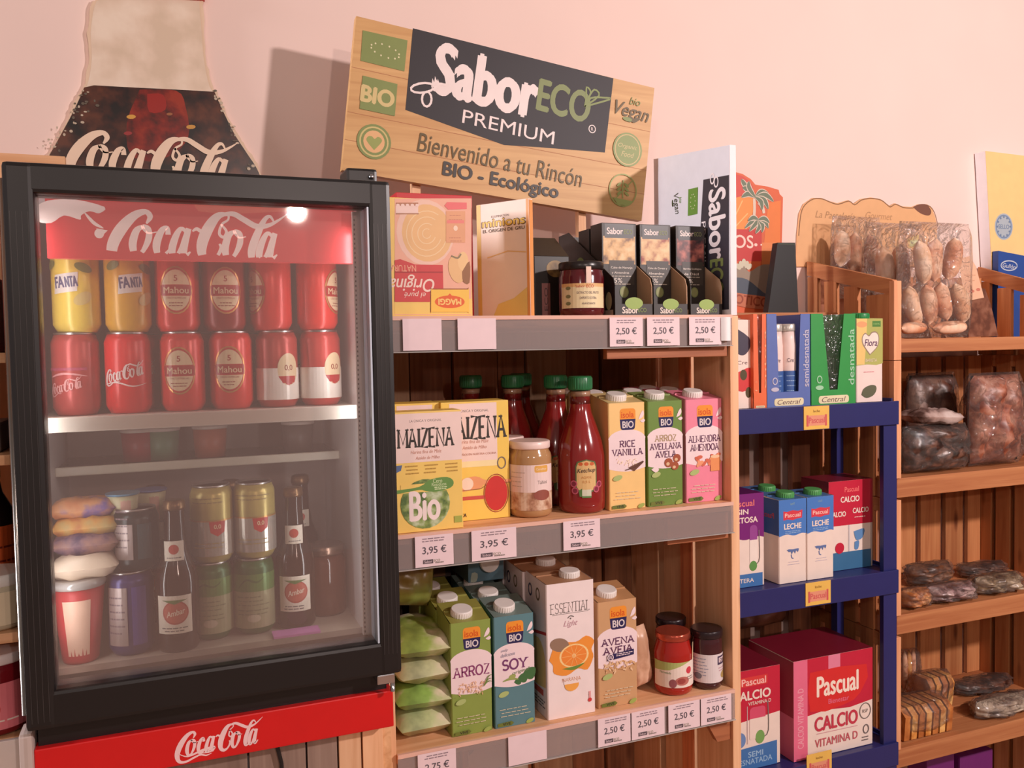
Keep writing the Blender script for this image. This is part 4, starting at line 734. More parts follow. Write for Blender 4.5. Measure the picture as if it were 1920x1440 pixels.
m = MB(); m.box(-w2, w2, -t2, t2, 0, h2, M((244, 220, 204), .5), .001); m.canvas(-t2, -w2, w2, 0); m.rect(0, 0, 8, 181, M((232, 196, 110), .5)); m.rect(95, 0, 100, 181, M((236, 160, 90), .5)); H = 181
m.text('ILLUMINATION', 46, 160, 3.4, 34, GREYTXT, .01); m.text('minions', 52, 150, 13, 84, M((120, 84, 30), .5), .07); m.text('minions', 52, 150, 11, 80, M((240, 196, 70), .5), .035); m.text('EL ORIGEN DE GRU', 52, 138, 5, 80, M((96, 74, 50), .5), .02)
m.poly([(30, 3), (95, 3), (95, 46), (70, 30), (40, 22)], M((240, 206, 120), .5)); m.stroke([(20, 96), (60, 104), (94, 100)], 1.5, M((236, 190, 120), .5)); m.build('carton_body', t)
m = MB(); m.metric(0); m.mode = 'P'; m.box(w2-.0004, w2+.0006, -t2+.001, t2-.001, .002, h2-.002, M((234, 158, 92), .5)); m.build('side_panel', t)

DARK = M((32, 27, 24), .45); BEIGE = M((206, 166, 132), .55); LID_G = M((150, 176, 86), .5)
def tray(xl, xr, yf, yb, label, pic, kids_text, hb=.165, leafy=True):
    t = thing('display_tray', label, 'display box', ((xl+xr)/2, (yf+yb)/2, ZT), 'dark shelf-ready boxes on the top shelf'); z = ZT; prof = [(yb, z), (yb, z+hb), (yb-.045, z+hb+.002), (yf+.006, z+.066), (yf, z+.052), (yf, z)]
    m = MB(); m.prism([(p[0], p[1]) for p in prof], 'X', xl, xl+.0012, DARK); m.left(xl, yf, yb, z); W = 100/(yb-yf)*.001
    for q, c in ((10, (206, 200, 150)), (26, (90, 110, 50))): m.ell(q, 12, 5, 7, M(c, .5))
    m.rect(3, 1, 22, 5, M((190, 176, 160), .5)); m.ell(58, 42, 9, 8, LID_G, 30); m.build('left_wall', t)
    m = MB(); m.prism([(p[0], p[1]) for p in prof], 'X', xr-.0012, xr, BEIGE); m.build('right_wall', t)
    m = MB(); m.box(xl, xr, yb-.0012, yb, z, z+hb, DARK); m.box(xl, xr, yf, yb, z, z+.001, BEIGE); m.build('back_wall', t)
    m = MB(); m.box(xl, xr, yf-.0002, yf+.0012, z, z+.021, M((46, 40, 38), .45)); m.canvas(yf-.0002, xl, xr, z); m.text('Sabor', 40, 14, 15, 42, M((236, 220, 210), .5), .03); m.text('ECO', 72, 14, 10, 22, M((120, 140, 70), .5), .02); m.ell(50, 30, 24, 14, LID_G); m.build('front_lip', t)
    for k, yy in enumerate((yf+.050, yf+.10)):
        q = thing('cake_pack', label.replace('dark shelf-ready box', 'dark picture pack %s in the box' % ('in front' if k == 0 else 'behind')), 'pack', ((xl+xr)/2, yy+.02, z), 'dark picture packs in the shelf-ready boxes')
        h = .168-k*.004; m = MB(); m.box(xl+.002, xr-.002, yy, yy+.044, z+.0012, z+h, M((46, 38, 34), .45), .001)
        if k == 0:
            m.canvas(yy, xl+.002, xr-.002, z+.002); H = 100*(h-.002)/(xr-xl-.004); m.rect(4, H*.56, 96, H*.86, pic); m.rect(0, 0, 26, H*.36, pic); m.rect(8, H*.84, 92, H*.99, M((44, 40, 40), .4)); m.text('Sabor', 38, H*.915, 16, 46, M((238, 220, 214), .5), .03); m.text('ECO', 76, H*.91, 12, 24, M((126, 136, 80), .5), .02)
            m.rect(20, H*.34, 92, H*.60, M((62, 54, 48), .45)); m.text(kids_text[0], 56, H*.52, 7, 62, M((240, 226, 214), .5), .01); m.text(kids_text[1], 52, H*.465, 7, 50, M((240, 226, 214), .5), .01); m.text(kids_text[2], 40, H*.385, 12, 34, M((240, 226, 214), .5), .0); m.lines(22, 88, (H*.345, H*.43), 2, M((200, 186, 170), .5)); m.ell(62, H*.26, 13, 15, M((126, 136, 80), .5)); m.ell(62, H*.26, 10, 12, M((150, 150, 96), .5))
        m.build('carton_body', q)
tray(.709, .783, 1.312, 1.54, 'dark shelf-ready box behind the jam jar', SPECK('nut_print', (120, 84, 60), (216, 170, 110), (236, 200, 150), 46), ('Cake de Naranja', 'y Almendras', '35% '))
tray(.786, .855, 1.312, 1.54, 'dark shelf-ready box in the middle of three', SPECK('cherry_nut_print', (150, 60, 46), (214, 170, 120), (232, 200, 150), 46), ('Cake de Cereza y', 'Almendras', '35% '))
tray(.862, .929, 1.312, 1.54, 'dark shelf-ready box beside the white display card', SPECK('dark_fruit_print', (40, 26, 30), (110, 56, 56), (190, 110, 96), 46), ('Barrita Ecológica', 'de Dátil', '55% '))
m = MB(); m.box(.596, .664, 1.40, 1.52, ZT, 1.66, M((40, 34, 30), .4), .001); m.prism([(1.40, 1.66), (1.52, 1.66), (1.52, 1.705), (1.46, 1.70)], 'X', .596, .664, M((52, 44, 38), .4)); m.canvas(1.40, .596, .664, ZT); m.rect(20, 6, 44, 92, M((150, 100, 96), .5)); m.text('ECO', 32, 50, 10, 60, M((90, 60, 60), .5), .02, 0, 90); m.ell(60, 130, 26, 22, SPECK('leaf_print', (60, 46, 30), (110, 84, 50), (150, 120, 70), 40)); m.ell(82, 24, 6, 16, M((60, 70, 30), .5))
solo(m, 'display_tray', 'darkest box at the left of the dark boxes with a dull pink upright label', 'display box', (.63, 1.46, ZT), 'dark shelf-ready boxes on the top shelf')
JAM = M((92, 22, 30), .12, coat=.6)
def a_jam(k, H):
    k.rect(-44, 14, 44, 56, M((232, 214, 170), .5)); k.rect(-44, 50, 44, 56, M((226, 180, 120), .5)); k.text('Sabor', -6, 51, 4.5, 16, M((190, 80, 60), .5), .01); k.text('ECO', 11, 51, 5.5, 13, M((200, 90, 50), .5), .02)
    for i, (s, q) in enumerate((('EXTRACTO DEL FRUTO', 40), ('EXPERTO EXTRA', 30), ('ARÁNDANOS', 24))): k.text(s, 8, 40-i*9, 4, q, M((110, 86, 96), .5), .01)
    for y in (48, 34, 22): k.ell(-28, y, 5, 3, M((130, 130, 90), .5))
    k.rect(4, 56, 13, 84, M((238, 206, 190), .5))
jar(1090, 1.343, 540, ZT, .0395, .094, JAM, M((34, 26, 26), .3), 'dark red jam jar with a cream label in front of the dark boxes', a_jam, .014, neck=.94, sh=.72)
# white card with the brand running down
m = MB(); ya, yb, xc = 1.293, 1.553, .934; m.prism([(ya, ZT), (yb, ZT), (yb, 1.882), (ya, 1.853)], 'X', xc, xc+.0015, M((226, 222, 228), .5)); m.box(xc, xc+.0125, ya-.0015, ya, ZT, 1.853, M((238, 226, 228), .5)); m.left(xc, yb, ya, ZT)
m.Y = xc; m.cv = None; m.sg = -1
def on(px, py): return PL(px, py, xc)
m.poly([on(1319, 337), on(1367, 328), on(1367, 580), on(1304, 585)], M((52, 48, 58), .5)); u1, v1 = on(1345, 425); wq = M((240, 226, 226), .5)
m.text('Sabor', u1, v1+.005, .050, .128, wq, .035, 0, -90); u2, v2 = on(1345, 525); m.text('ECO', u2+.002, v2+.006, .040, .064, M((128, 140, 78), .5), .03, 0, -90); u3, v3 = on(1322, 440); m.text('PREMIUM', u3+.004, v3-.03, .013, .11, wq, .002, 0, -90)
for dx, dz in ((0, .012), (-.012, .004)): m.ring(u1+.014+dx, v1+.078+dz, .006, .009, .003, wq)
m.poly([on(1291, 355), on(1309, 351), on(1308, 401), on(1290, 405)], GREEN)
for k in range(10): aa = 2*pi*k/10; p_ = on(1299.5, 378); m.ell(p_[0]+.008*cos(aa), p_[1]+.014*sin(aa), .0013, .0013, M((222, 220, 180), .5), 0, 6)
u4, v4 = on(1268, 383); m.text('Vegan', u4, v4, .022, .040, M((80, 84, 70), .5), .01, .3, -82); m.text('bio', u4-.016, v4+.006, .009, .012, GREEN, .01, .3, -82); m.ell(u4+.013, v4+.004, .002, .007, M((70, 80, 50), .5))
solo(m, 'display_card', 'tall white card with a brand name running down it, right of the dark boxes', 'display card', (xc, 1.42, ZT))

# ------------------------------------------------------------------ the rest of the lowest level
for i, (c, l) in enumerate((((196, 204, 150), 'bottom'), ((150, 186, 92), 'second from the bottom'), ((206, 206, 160), 'third from the bottom'), ((160, 180, 90), 'topmost'))):
    m = MB(); g = SPECK('green_bag_print_%d' % i, tuple(int(v*.8) for v in c), c, (232, 214, 186), 14, .3); m.pillow(0, 0, .021, .100, .17, .040, g, i+11, 12, .3, True); o = solo(m, 'food_bag', 'green and white food bag, %s of the pile of four' % l, 'bag', (0, 0, 0), 'green food bags piled on the lowest shelf'); o.location = (.359+.003*(i % 2), 1.395, ZL+.001+i*.042); o.rotation_euler.z = rad((2, -3, 4, -2)[i])
m = MB(); m.pillow(0, 0, .062, .096, .124, .075, SPECK('olive_bag_print', (110, 84, 40), (140, 120, 56), (150, 160, 80), 10, .3), 21, 12, .3); o = solo(m, 'food_bag', 'olive brown bag slumped on top of the green bag pile', 'bag', (0, 0, 0)); o.location = (.356, 1.435, ZL+.188); o.rotation_euler = (rad(-14), rad(8), 0)
m = MB(); m.box(.38, .484, 1.57, 1.65, ZL, 1.13, M((52, 34, 28), .5), .002); m.metric(1.57); m.rect(.425, 1.06, .47, 1.12, M((120, 80, 46), .5)); solo(m, 'dark_box', 'dark brown box at the back left of the lowest shelf', 'box', (.46, 1.61, ZL))
t = thing('drink_carton', 'blue-grey carton lying on its back with its cap facing out above the SOY carton', 'carton', (X(912, 1.476, 1080), 1.53, ZL+.203)); x0, x1 = X(878, 1.47, 1080), X(945, 1.47, 1080); m = MB(); m.box(x0, x1, 1.47, 1.655, ZL+.2025, ZL+.2025+.07, M((96, 128, 142), .4), .002); m.canvas(1.47, x0, x1, ZL+.2025); m.poly([(6, 2), (22, 2), (26, 22), (10, 26)], M((176, 186, 170), .5), 2); m.build('body', t)
m = MB(); k = MB(); k.lathe(0, 0, [(.0178, 0), (.0182, .002), (.0182, .011), (.017, .0125)], WHITE, 28); m.v = [(x0+(x1-x0)*.56+p[0], 1.47-p[2], ZL+.2025+.036+p[1]) for p in k.v]; m.f = k.f; m.mi = k.mi; m.sm = k.sm; m.mats = k.mats; m.build('cap', t)
m = MB(); m.pillow(0, 0, .058, .044, .112, .036, SPECK('beige_bag_print', (196, 150, 120), (226, 184, 156), (240, 206, 184), 16, .35), 31, 12, .3); o = solo(m, 'food_bag', 'crumpled beige bag leaning against the oat carton', 'bag', (0, 0, 0)); o.location = (.7745, 1.352, ZL+.006); o.rotation_euler = (0, rad(-7), rad(10))
def a_fig(k, H):
    k.rect(-48, 16, 48, 62, M((240, 222, 210), .45)); k.poly([(-48, 62), (-48, 44), (-14, 48), (20, 60), (30, 62)], M((176, 184, 110), .45)); k.text('Mermelada', -22, 43, 4, 22, M((90, 130, 70), .5), .01); k.ell(24, 46, 6.5, 6.5, M((206, 60, 76), .45)); k.ell(10, 28, 14, 8, M((190, 110, 100), .45)); k.ell(8, 28, 8, 5, M((160, 70, 66), .45)); k.ell(-8, 24, 7, 8, M((150, 84, 90), .45)); k.lines(18, 40, (34, 30), 1.4, GREYTXT)
    k.poly([(36, 62), (42, 62), (46, 92), (40, 92)], M((236, 214, 170), .5))
jar(1262, 1.330, 1250, ZL, .0352, .110, M((170, 34, 26), .12, coat=.6), M((200, 90, 70), .22, .7), 'red jam jar with a fig on its white label on the lowest shelf', a_fig, .013, neck=.84, sh=.66)
def a_drk(k, H):
    k.rect(-50, 14, 50, 66, M((226, 214, 214), .45)); k.rect(14, 46, 44, 62, M((70, 56, 84), .5)); k.rect(17, 50, 42, 59, M((226, 206, 210), .5)); k.text('Dátil', 29, 54, 6, 18, M((80, 50, 60), .5), .02); k.lines(-40, -4, (58, 52, 46, 40, 34, 28), 1.5, M((150, 150, 170), .5)); k.lines(12, 46, (40, 35), 1.5, M((190, 140, 150), .5)); k.ell(32, 26, 10, 7, M((176, 150, 90), .5)); k.ell(-24, 26, 8, 6, M((130, 130, 140), .5))
dj = jar(1325, 1.322, 1240, ZL, .0282, .108, M((66, 28, 34), .1, coat=.6), M((40, 26, 30), .25), 'dark jam jar with a white label touching the right end of the lowest shelf', a_drk, .014, group='dark jam jars', neck=.96, sh=.78)
dup(dj, (-.024, .084, 0), 'dark jam jar in the second row behind the red jar')
m = MB(); m.pillow(0, 0, .05, .11, .10, .05, M((214, 202, 186), .45), 41, 10, .3); m.metric(-.03); o = solo(m, 'food_bag', 'whitish bag on the level below the blank white tag', 'bag', (0, 0, 0)); o.location = (X(940, 1.33, 1430), 1.345, .7195); 

# ------------------------------------------------------------------ slatted rack behind the blue stand
def rack():
    t = thing('slatted_rack', 'dark wooden slatted rack standing behind the blue stand', 'rack', (1.19, 1.62, 0)); dw = WOOD((150, 92, 62), (104, 58, 38), 'Z')
    m = MB()
    for x, wd in ((.965, .085), (1.09, .05), (1.175, .07), (1.285, .05), (1.37, .055)): m.box(x, x+wd, 1.655, 1.672, .02, 1.545, dw, .001)
    m.build('back_panel', t)
    m = MB(); m.box(.955, 1.436, 1.575, 1.69, 1.548, 1.565, CRX, .002); m.build('top_board', t)
    m = MB(); m.box(.955, .970, 1.575, 1.655, 0, 1.548, CRY); m.build('side_panel', t)
rack()
# die-cut holiday sign with palms
def palm_sign():
    Y = 1.662; pts = [(1376, 322), (1392, 326), (1408, 336), (1416, 346), (1440, 350), (1460, 356), (1462, 364), (1468, 370), (1467, 420), (1462, 585), (1376, 590)]
    t = thing('palm_sign', 'orange die-cut sign with two palm trees behind the white display card', 'sign', (X(1425, Y, 580), Y+.003, 1.565)); m = MB(); m.prism([P(x, y, Y) for x, y in pts], 'Y', Y, Y+.006, M((214, 96, 52), .5)); m.px(Y)
    m.poly([(1376, 326), (1392, 330), (1406, 340), (1412, 350), (1404, 420), (1376, 430)], M((206, 70, 56), .5)); m.poly([(1376, 372), (1410, 362), (1418, 380), (1400, 430), (1376, 436)], M((236, 140, 60), .5)); m.poly([(1440, 380), (1464, 376), (1462, 470), (1432, 460)], M((226, 120, 50), .5)); m.rect(1376, 490, 1428, 430, M((196, 52, 46), .5)); m.rect(1428, 500, 1462, 455, M((226, 130, 70), .5))
    for x0, y0, x1, y1 in ((1376, 410, 1392, 376), (1376, 428, 1402, 400)): m.stroke([(x0, y0), (x1, y1)], 2, M((240, 180, 110), .5))
    m.text('OS', 1394, 453, 24, 36, M((244, 206, 190), .5), .02); m.ell(1417, 459, 3, 3, M((244, 206, 190), .5)); m.ell(1427, 459, 1.6, 1.6, M((244, 206, 190), .5))
    pg, po = M((104, 116, 92), .5), M((216, 196, 176), .5)
    def leaf(c, tip, w_): 
        q = [c, ((c[0]+tip[0])/2+(tip[1]-c[1])*.2, (c[1]+tip[1])/2-abs(tip[0]-c[0])*.25), tip]; m.stroke(q, w_+3, po, 5, True); m.stroke(q, w_, pg, 5, True)
    for x0, y0, x1, y1 in ((1414, 372, 1408, 430), (1422, 380, 1432, 400)): m.stroke([(x0, y0), ((x0+x1)/2+3, (y0+y1)/2), (x1, y1)], 5, po, 4)
    for tip in ((1390, 336), (1392, 352), (1390, 370), (1440, 362), (1450, 378), (1440, 392), (1428, 394), (1404, 340)): leaf((1416, 370), tip, 7)
    for tip in ((1396, 428), (1404, 434), (1416, 438), (1428, 436), (1440, 428), (1442, 418), (1402, 414)): leaf((1421, 412), tip, 6)
    m.poly([(1376, 500), (1394, 496), (1404, 510), (1430, 496), (1462, 506), (1460, 560), (1376, 560)], M((150, 130, 112), .5), 3); m.poly([(1376, 520), (1400, 524), (1430, 548), (1446, 560), (1376, 562)], M((76, 84, 96), .5), 3)
    for k in range(5): m.ell(1394+(k-2)*5, 492+abs(k-2)*4, 4, 7, M((206, 196, 172), .5), (2-k)*25)
    m.poly([(1376, 548), (1400, 552), (1432, 556), (1446, 564), (1444, 578), (1430, 580), (1376, 572)], M((190, 110, 76), .5), 2); m.text('OTICO', 1409, 564, 17, 62, M((150, 66, 40), .5), .03, 0, -6); m.build('board', t)
palm_sign()
m = MB(); Y = 1.598; q = [P(x, y, Y) for x, y in ((1458, 455), (1491, 455), (1497, 590), (1440, 590))]; z0 = 1.5655; q[2] = (q[2][0], z0); q[3] = (q[3][0], z0); m.prism(q, 'Y', Y, Y+.018, M((16, 14, 15), .5)); m.metric(Y); m.rect(q[0][0]+.002, q[0][1]-.004, q[1][0]-.002, q[0][1]-.001, M((50, 58, 44), .5)); solo(m, 'black_stand', 'tall black tapered block between the palm sign and the bread crate', 'block', ((q[0][0]+q[1][0])/2, Y+.025, z0))

# ------------------------------------------------------------------ blue stand with milk
BLUE = M((38, 40, 98), .38); BX0, BX1 = .968, 1.419; BZ = (1.3685, 1.0075, .632)
def blue_stand():
    t = thing('blue_display_stand', 'blue plastic stand with three trays of milk between the wooden units', 'display stand', (1.19, 1.47, 0))
    for i, z in enumerate(BZ):
        m = MB(); m.box(BX0, BX1, 1.378, 1.383, z-.049, z+.001, BLUE, .001); m.box(BX0, BX1, 1.383, 1.56, z-.006, z-.001, BLUE); tr = m.build('tray', t)
        if i == 0: x, zz = P(1531, 783, 1.377)
        elif i == 1: x, zz = P(1534, 1112, 1.377)
        else: x, zz = P(1536, 1432, 1.377)
        m = MB(); m.box(x-.032, x+.032, 1.3765, 1.378, zz-.0235, zz+.0235, M((232, 186, 90), .45)); m.canvas(1.3765, x-.032, x+.032, zz-.0235); c = M((206, 90, 90), .45); m.rect(14, 12, 86, 44, M((226, 150, 120), .45)); m.text('Pascual', 50, 29, 18, 62, c, .02); m.rect(10, 10, 17, 46, c); m.rect(83, 10, 90, 46, c); m.text('leche', 50, 58, 8, 26, M((150, 110, 50), .45), .01); m.build('sticker', tr)
    for x0, x1, y0, y1 in ((1.383, 1.4195, 1.384, 1.395), (.968, .99, 1.384, 1.395), (1.40, 1.4195, 1.54, 1.56), (.968, .99, 1.54, 1.56)):
        m = MB(); m.box(x0, x1, y0, y1, 0, BZ[0]-.007, BLUE, .001); m.build('post', t)
    for x in (.968, 1.4145):
        m = MB()
        for z in BZ: m.box(x, x+.004, 1.395, 1.54, z-.046, z+.006, BLUE)
        m.build('side_rim', t)
blue_stand()
PW, PRED, PLBLUE = M((238, 218, 206), .42), M((196, 32, 60), .42), M((66, 116, 176), .42)
def wavy(m, y, c, H): m.poly([(0, H), (100, H)] + [(100-100*i/12, y+2.6*sin(i*.9)) for i in range(13)], c)
def a_leche(m, H):
    wavy(m, H*.575, M((74, 124, 196), .42), H); m.text('UHT', 50, H*.945, 6, 16, M((150, 176, 140), .4), .01); m.poly([(16, H*.865), (30, H*.855), (50, H*.87), (70, H*.855), (86, H*.865), (84, H*.77), (66, H*.765), (50, H*.75), (32, H*.765), (16, H*.755)], M((214, 62, 76), .42)); m.text('Pascual', 50, H*.812, 12, 56, M((246, 196, 186), .42), .03); m.text('LECHE', 50, H*.68, 16, 62, PW, .045); m.lines(20, 84, (H*.62, H*.60), 1.6, M((160, 190, 220), .4))
    cw = M((96, 116, 166), .45); m.poly([(28, H*.40), (36, H*.405), (50, H*.40), (64, H*.405), (72, H*.40), (68, H*.36), (62, H*.385), (58, H*.345), (52, H*.38), (46, H*.34), (42, H*.375), (36, H*.37)], cw, 2); m.stroke([(44, H*.34), (46, H*.30), (52, H*.29)], 3, cw, 3); m.lines(28, 74, (H*.25, H*.22), 1.6, M((190, 180, 196), .5))
GCAP2 = M((86, 160, 90), .4); GB = 'milk cartons on the blue stand'
def side_leche(m): H = 228; m.rect(0, H*.575, 100, H, M((52, 86, 150), .42)); m.text('Pascual', 50, H*.8, 14, 60, M((176, 60, 80), .42), .03)
l1 = carton(1461, 1512, 1096, 1.398, BZ[1], .171, .075, PW, 'LECHE milk carton with green cap, left one of the front pair', a_leche, GB, M((74, 110, 160), .42), .004, GCAP2, capx=.5, sideart=side_leche)
dup(l1, (X(1538, 1.398, 1090)-X(1486.5, 1.398, 1090)+.0005, 0, 0), 'LECHE milk carton with green cap, right one of the front pair'); dup(l1, (.016, .079, 0), 'LECHE milk carton in the second row behind the front pair')
def a_tosa(m, H):
    wavy(m, H*.52, M((120, 30, 116), .42), H); m.text('LACTOSA', 50, H*.72, 11, 70, PW, .04); m.text('SIN', 50, H*.81, 10, 26, PW, .04); m.text('Pascual', 50, H*.9, 12, 54, M((226, 120, 120), .4), .03); m.rrect(66, H*.24, 84, H*.66, 8, M((150, 70, 146), .42)); m.rect(66, H*.24, 84, H*.5, M((240, 226, 216), .42)); m.ell(74, H*.22, 9, 10, M((96, 150, 80), .45)); m.stroke([(88, H*.60), (89, H*.3), (82, H*.24)], 2, GREYTXT, 3); m.rect(0, 0, 96, H*.14, PLBLUE); m.text('ENTERA', 50, H*.07, 8, 50, PW, .02)
m = MB(); x0, x1 = .992, 1.0945; m.box(x0, x1, 1.41, 1.53, BZ[1], BZ[1]+.188, PW, .001); m.metric(1.41); m.mode = 'T'; m.Y = BZ[1]+.188; m.rect(x0, 1.41, x1, 1.53, M((96, 24, 92), .42)); m.canvas(1.41, x0, x1, BZ[1]); a_tosa(m, 184); solo(m, 'milk_pack', 'purple and white LACTOSA milk pack at the left of the middle blue tray', 'milk pack', (1.044, 1.46, BZ[1]))  # purple top darkened: the shade inside the stand is put into its colour
def a_calc2(m, H):
    m.rect(0, H*.50, 100, H, PRED); m.poly([(0, H*.5), (100, H*.53), (100, H*.5)], PRED); m.rect(0, 0, 96, H*.2, M((60, 110, 150), .42)); m.text('Pascual', 52, H*.9, 9, 32, M((236, 110, 110), .42), .03); m.text('CALCIO', 48, H*.79, 10, 42, PW, .04); m.text('CALCIO', 20, H*.63, 9, 36, PW, .04); m.text('CALCIO', 72, H*.655, 9, 36, PW, .04); m.lines(56, 88, (H*.58,), 1.4, PW); m.rect(44, H*.2, 47, H*.5, M((206, 196, 196), .4)); m.poly([(56, H*.42), (80, H*.44), (76, H*.34), (62, H*.32)], M((96, 140, 190), .45), 3); m.poly([(58, H*.30), (68, H*.31), (66, H*.22), (58, H*.22)], M((96, 140, 190), .45), 3); m.ell(24, H*.25, 10, 10, PRED)
pack(1554, 1636, 1070, 1.43, BZ[1], .192, .085, PW, 'red-topped CALCIO milk pack behind the LECHE cartons', a_calc2, 'milk_pack', 'milk pack', side=M((120, 20, 40), .42))  # red film painted dark maroon, with the stand's shade in the colour
def a_hand(m, H):
    m.poly([(0, H), (100, H), (100, H*.53), (0, H*.47)], PRED); m.text('Pascual', 52, H*.88, 11, 44, M((240, 150, 140), .42), .035); m.rect(30, H*.93, 78, H*.835, M((214, 60, 60), .42)); m.text('Pascual', 54, H*.88, 10, 42, M((246, 190, 180), .42), .035); m.text('CALCIO', 50, H*.745, 13, 66, PW, .045); m.text('VITAMINA D', 64, H*.66, 5, 40, PW, .02)
    m.rrect(46, H*.32, 74, H*.62, 6, M((214, 80, 110), .42)); m.rect(46, H*.3, 74, H*.505, PW); m.stroke([(78, H*.66), (79, H*.36), (70, H*.30)], 1.6, GREYTXT, 3); m.stroke([(42, H*.64), (42, H*.26)], 1.2, M((196, 170, 170), .5)); m.ell(30, H*.31, 9, 11, M((110, 140, 190), .45)); m.ell(64, H*.31, 8, 10, M((120, 166, 90), .45)); m.poly([(0, 0), (94, 0), (94, H*.24), (0, H*.21)], PLBLUE); m.text('SEMI', 56, H*.15, 8, 26, M((156, 190, 220), .42), .02); m.text('DESNATADA', 52, H*.08, 8, 66, M((156, 190, 220), .42), .02)
m = MB(); x0, x1 = .992, 1.132; m.box(x0, x1, 1.41, 1.54, BZ[2], BZ[2]+.205, PW, .001); m.metric(1.41); m.mode = 'T'; m.Y = BZ[2]+.205; m.rect(x0, 1.41, x1, 1.54, M((120, 20, 40), .42)); m.canvas(1.41, x0, x1, BZ[2]); a_hand(m, 20500/140); solo(m, 'milk_pack', 'CALCIO milk pack with a blue SEMI DESNATADA band on the lowest blue tray', 'milk pack', (1.062, 1.47, BZ[2]))  # top: red film with the shade under the tray painted in
def a_pas(m, H):
    m.poly([(0, H), (100, H), (100, H*.465), (70, H*.43), (40, H*.455), (17, H*.43), (0, H*.44)], PRED); m.rect(0, 0, 17, H, M((228, 110, 140), .42)); m.text('CALCIO VITAMINA D', 8.5, H*.42, 7, H*.6, M((238, 160, 176), .42), .02, 0, 90); m.rect(43, H*.86, 58, H, M((226, 130, 156), .42)); m.poly([(20, H*.86), (92, H*.84), (84, H*.56), (62, H*.47), (20, H*.47)], M((214, 44, 44), .42), 2); m.text('Pascual', 55, H*.70, 20, 52, M((246, 226, 210), .42), .03); m.text('Bienestar', 56, H*.535, 5, 26, M((226, 120, 150), .42), .01)
    m.text('CALCIO', 53, H*.325, 14, 54, M((196, 56, 76), .42), .04); m.stroke([(28, H*.23), (80, H*.225)], .7, M((206, 150, 156), .5)); m.text('VITAMINA D', 53, H*.135, 8, 54, M((196, 90, 100), .42), .02); m.ring(90, H*.36, 7, 8, 1, GREYTXT); m.text('RSP', 90, H*.36, 3.5, 7, GREYTXT, .01); m.ring(91, H*.17, 3.4, 4.4, 1.2, M((110, 100, 100), .5)); m.lines(85, 96, (H*.09, H*.06), 1.2, GREYTXT)
m = MB(); x0, x1 = 1.157, 1.366; m.box(x0, x1, 1.398, 1.545, BZ[2], BZ[2]+.210, PW, .001); m.metric(1.398); m.mode = 'T'; m.Y = BZ[2]+.210; m.rect(x0, 1.398, x1, 1.545, M((120, 20, 40), .42)); m.canvas(1.398, x0, x1, BZ[2]); a_pas(m, 21000/209); m.left(x0, 1.398, 1.545, BZ[2]); m.rect(0, 62, 100, 142, M((150, 24, 50), .42)); m.rect(0, 0, 30, 62, M((200, 90, 116), .42)); solo(m, 'milk_pack', 'large red and white CALCIO VITAMINA D milk pack on the lowest blue tray', 'milk pack', (1.26, 1.47, BZ[2]))  # maroon top is red film darkened to stand for shade
# top tray: small display boxes and cartons
def a_cre(m, H):
    m.poly([(20, H*.93), (30, H*.66), (60, H*.60), (86, H*.68), (84, H*.8)], M((62, 56, 74), .42), 3); m.text('Cre', 56, H*.52, 12, 40, M((90, 60, 66), .42), .01); m.poly([(30, H*.40), (94, H*.46), (90, H*.24), (40, H*.20)], M((206, 60, 60), .42), 3); m.ell(60, H*.38, 14, 18, M((80, 70, 40), .42)); m.ell(80, H*.18, 12, 18, M((80, 70, 40), .42))
carton(1366, 1413, 765, 1.402, BZ[0], .175, .06, PW, 'white carton with dark drops and red fruit on the top blue tray', a_cre, None, None, .006, None)
def flapbox(px0, px1, c, c2, label, vtop, text, inner, v2=None):
    x0, x1 = X(px0, 1.392, 700), X(px1, 1.392, 700); z = BZ[0]; h = .186; y0, y1 = 1.392, 1.53; t = thing('display_carton', label, 'display box', ((x0+x1)/2, 1.46, z), 'open display boxes on the top blue tray'); W = x1-x0; mt = M(c, .4); m = MB()
    vtop = v2 or vtop
    def q(u, v): return (x0+W*u, z+h*v)
    for side in (0, 1):
        bt = .28 if v2 else .43
        pts = [(0, 0), (bt, 0), (bt, .05), (vtop, 1), (0, 1)] if side == 0 else [(1, 0), (1-bt, 0), (1-bt, .05), (1-vtop, 1), (1, 1)]
        m.prism([q(*p) for p in pts], 'Y', y0, y0+.0015, mt)
    m.box(x0, x1, y0-.0003, y0+.0015, z, z+.03, mt); m.canvas(y0-.0004, x0, x1, z); H = 100*h/W
    m.text(text, 90, H*.52, 13, H*.62, M(c2, .45), .02, 0, 90); m.ring(18, H*.28, 5, 6, 2, M(c2, .45)); m.ell(18, H*.19, 9, 4, M(c2, .45)); m.rrect(16, 2, 84, 16, 5, M((226, 214, 176), .45)); m.text('Central', 50, 9, 9, 54, M((96, 60, 70), .45), .01, .3); m.build('front_flaps', t)
    m = MB(); m.box(x0, x0+.0012, y0+.0015, y1, z, z+h, mt); m.box(x1-.0012, x1, y0+.0015, y1, z, z+h, mt); m.box(x0, x1, y1-.0012, y1, z, z+h*.8, mt); m.box(x0+.0012, x1-.0012, y0+.0015, y1-.0012, z, z+.001, M(inner, .5)); m.build('walls', t)
    m = MB(); cx = (x0+x1)/2
    if px0 != 1438: m.pillow(cx, 1.3995, z+.094, W*.94, .182, .010, SHEET, px0 % 7, 16, .5); m.build('shrink_film', t)
    return x0, x1
flapbox(1413, 1437, (230, 110, 66), (240, 170, 130), 'narrow orange display box side on the top blue tray', .30, 'entera', (180, 90, 60))
bx0, bx1 = flapbox(1438, 1519, (92, 112, 176), (190, 186, 206), 'blue display box holding small white bottles on the top blue tray', .26, 'semidesnatada', (60, 70, 120), .22)
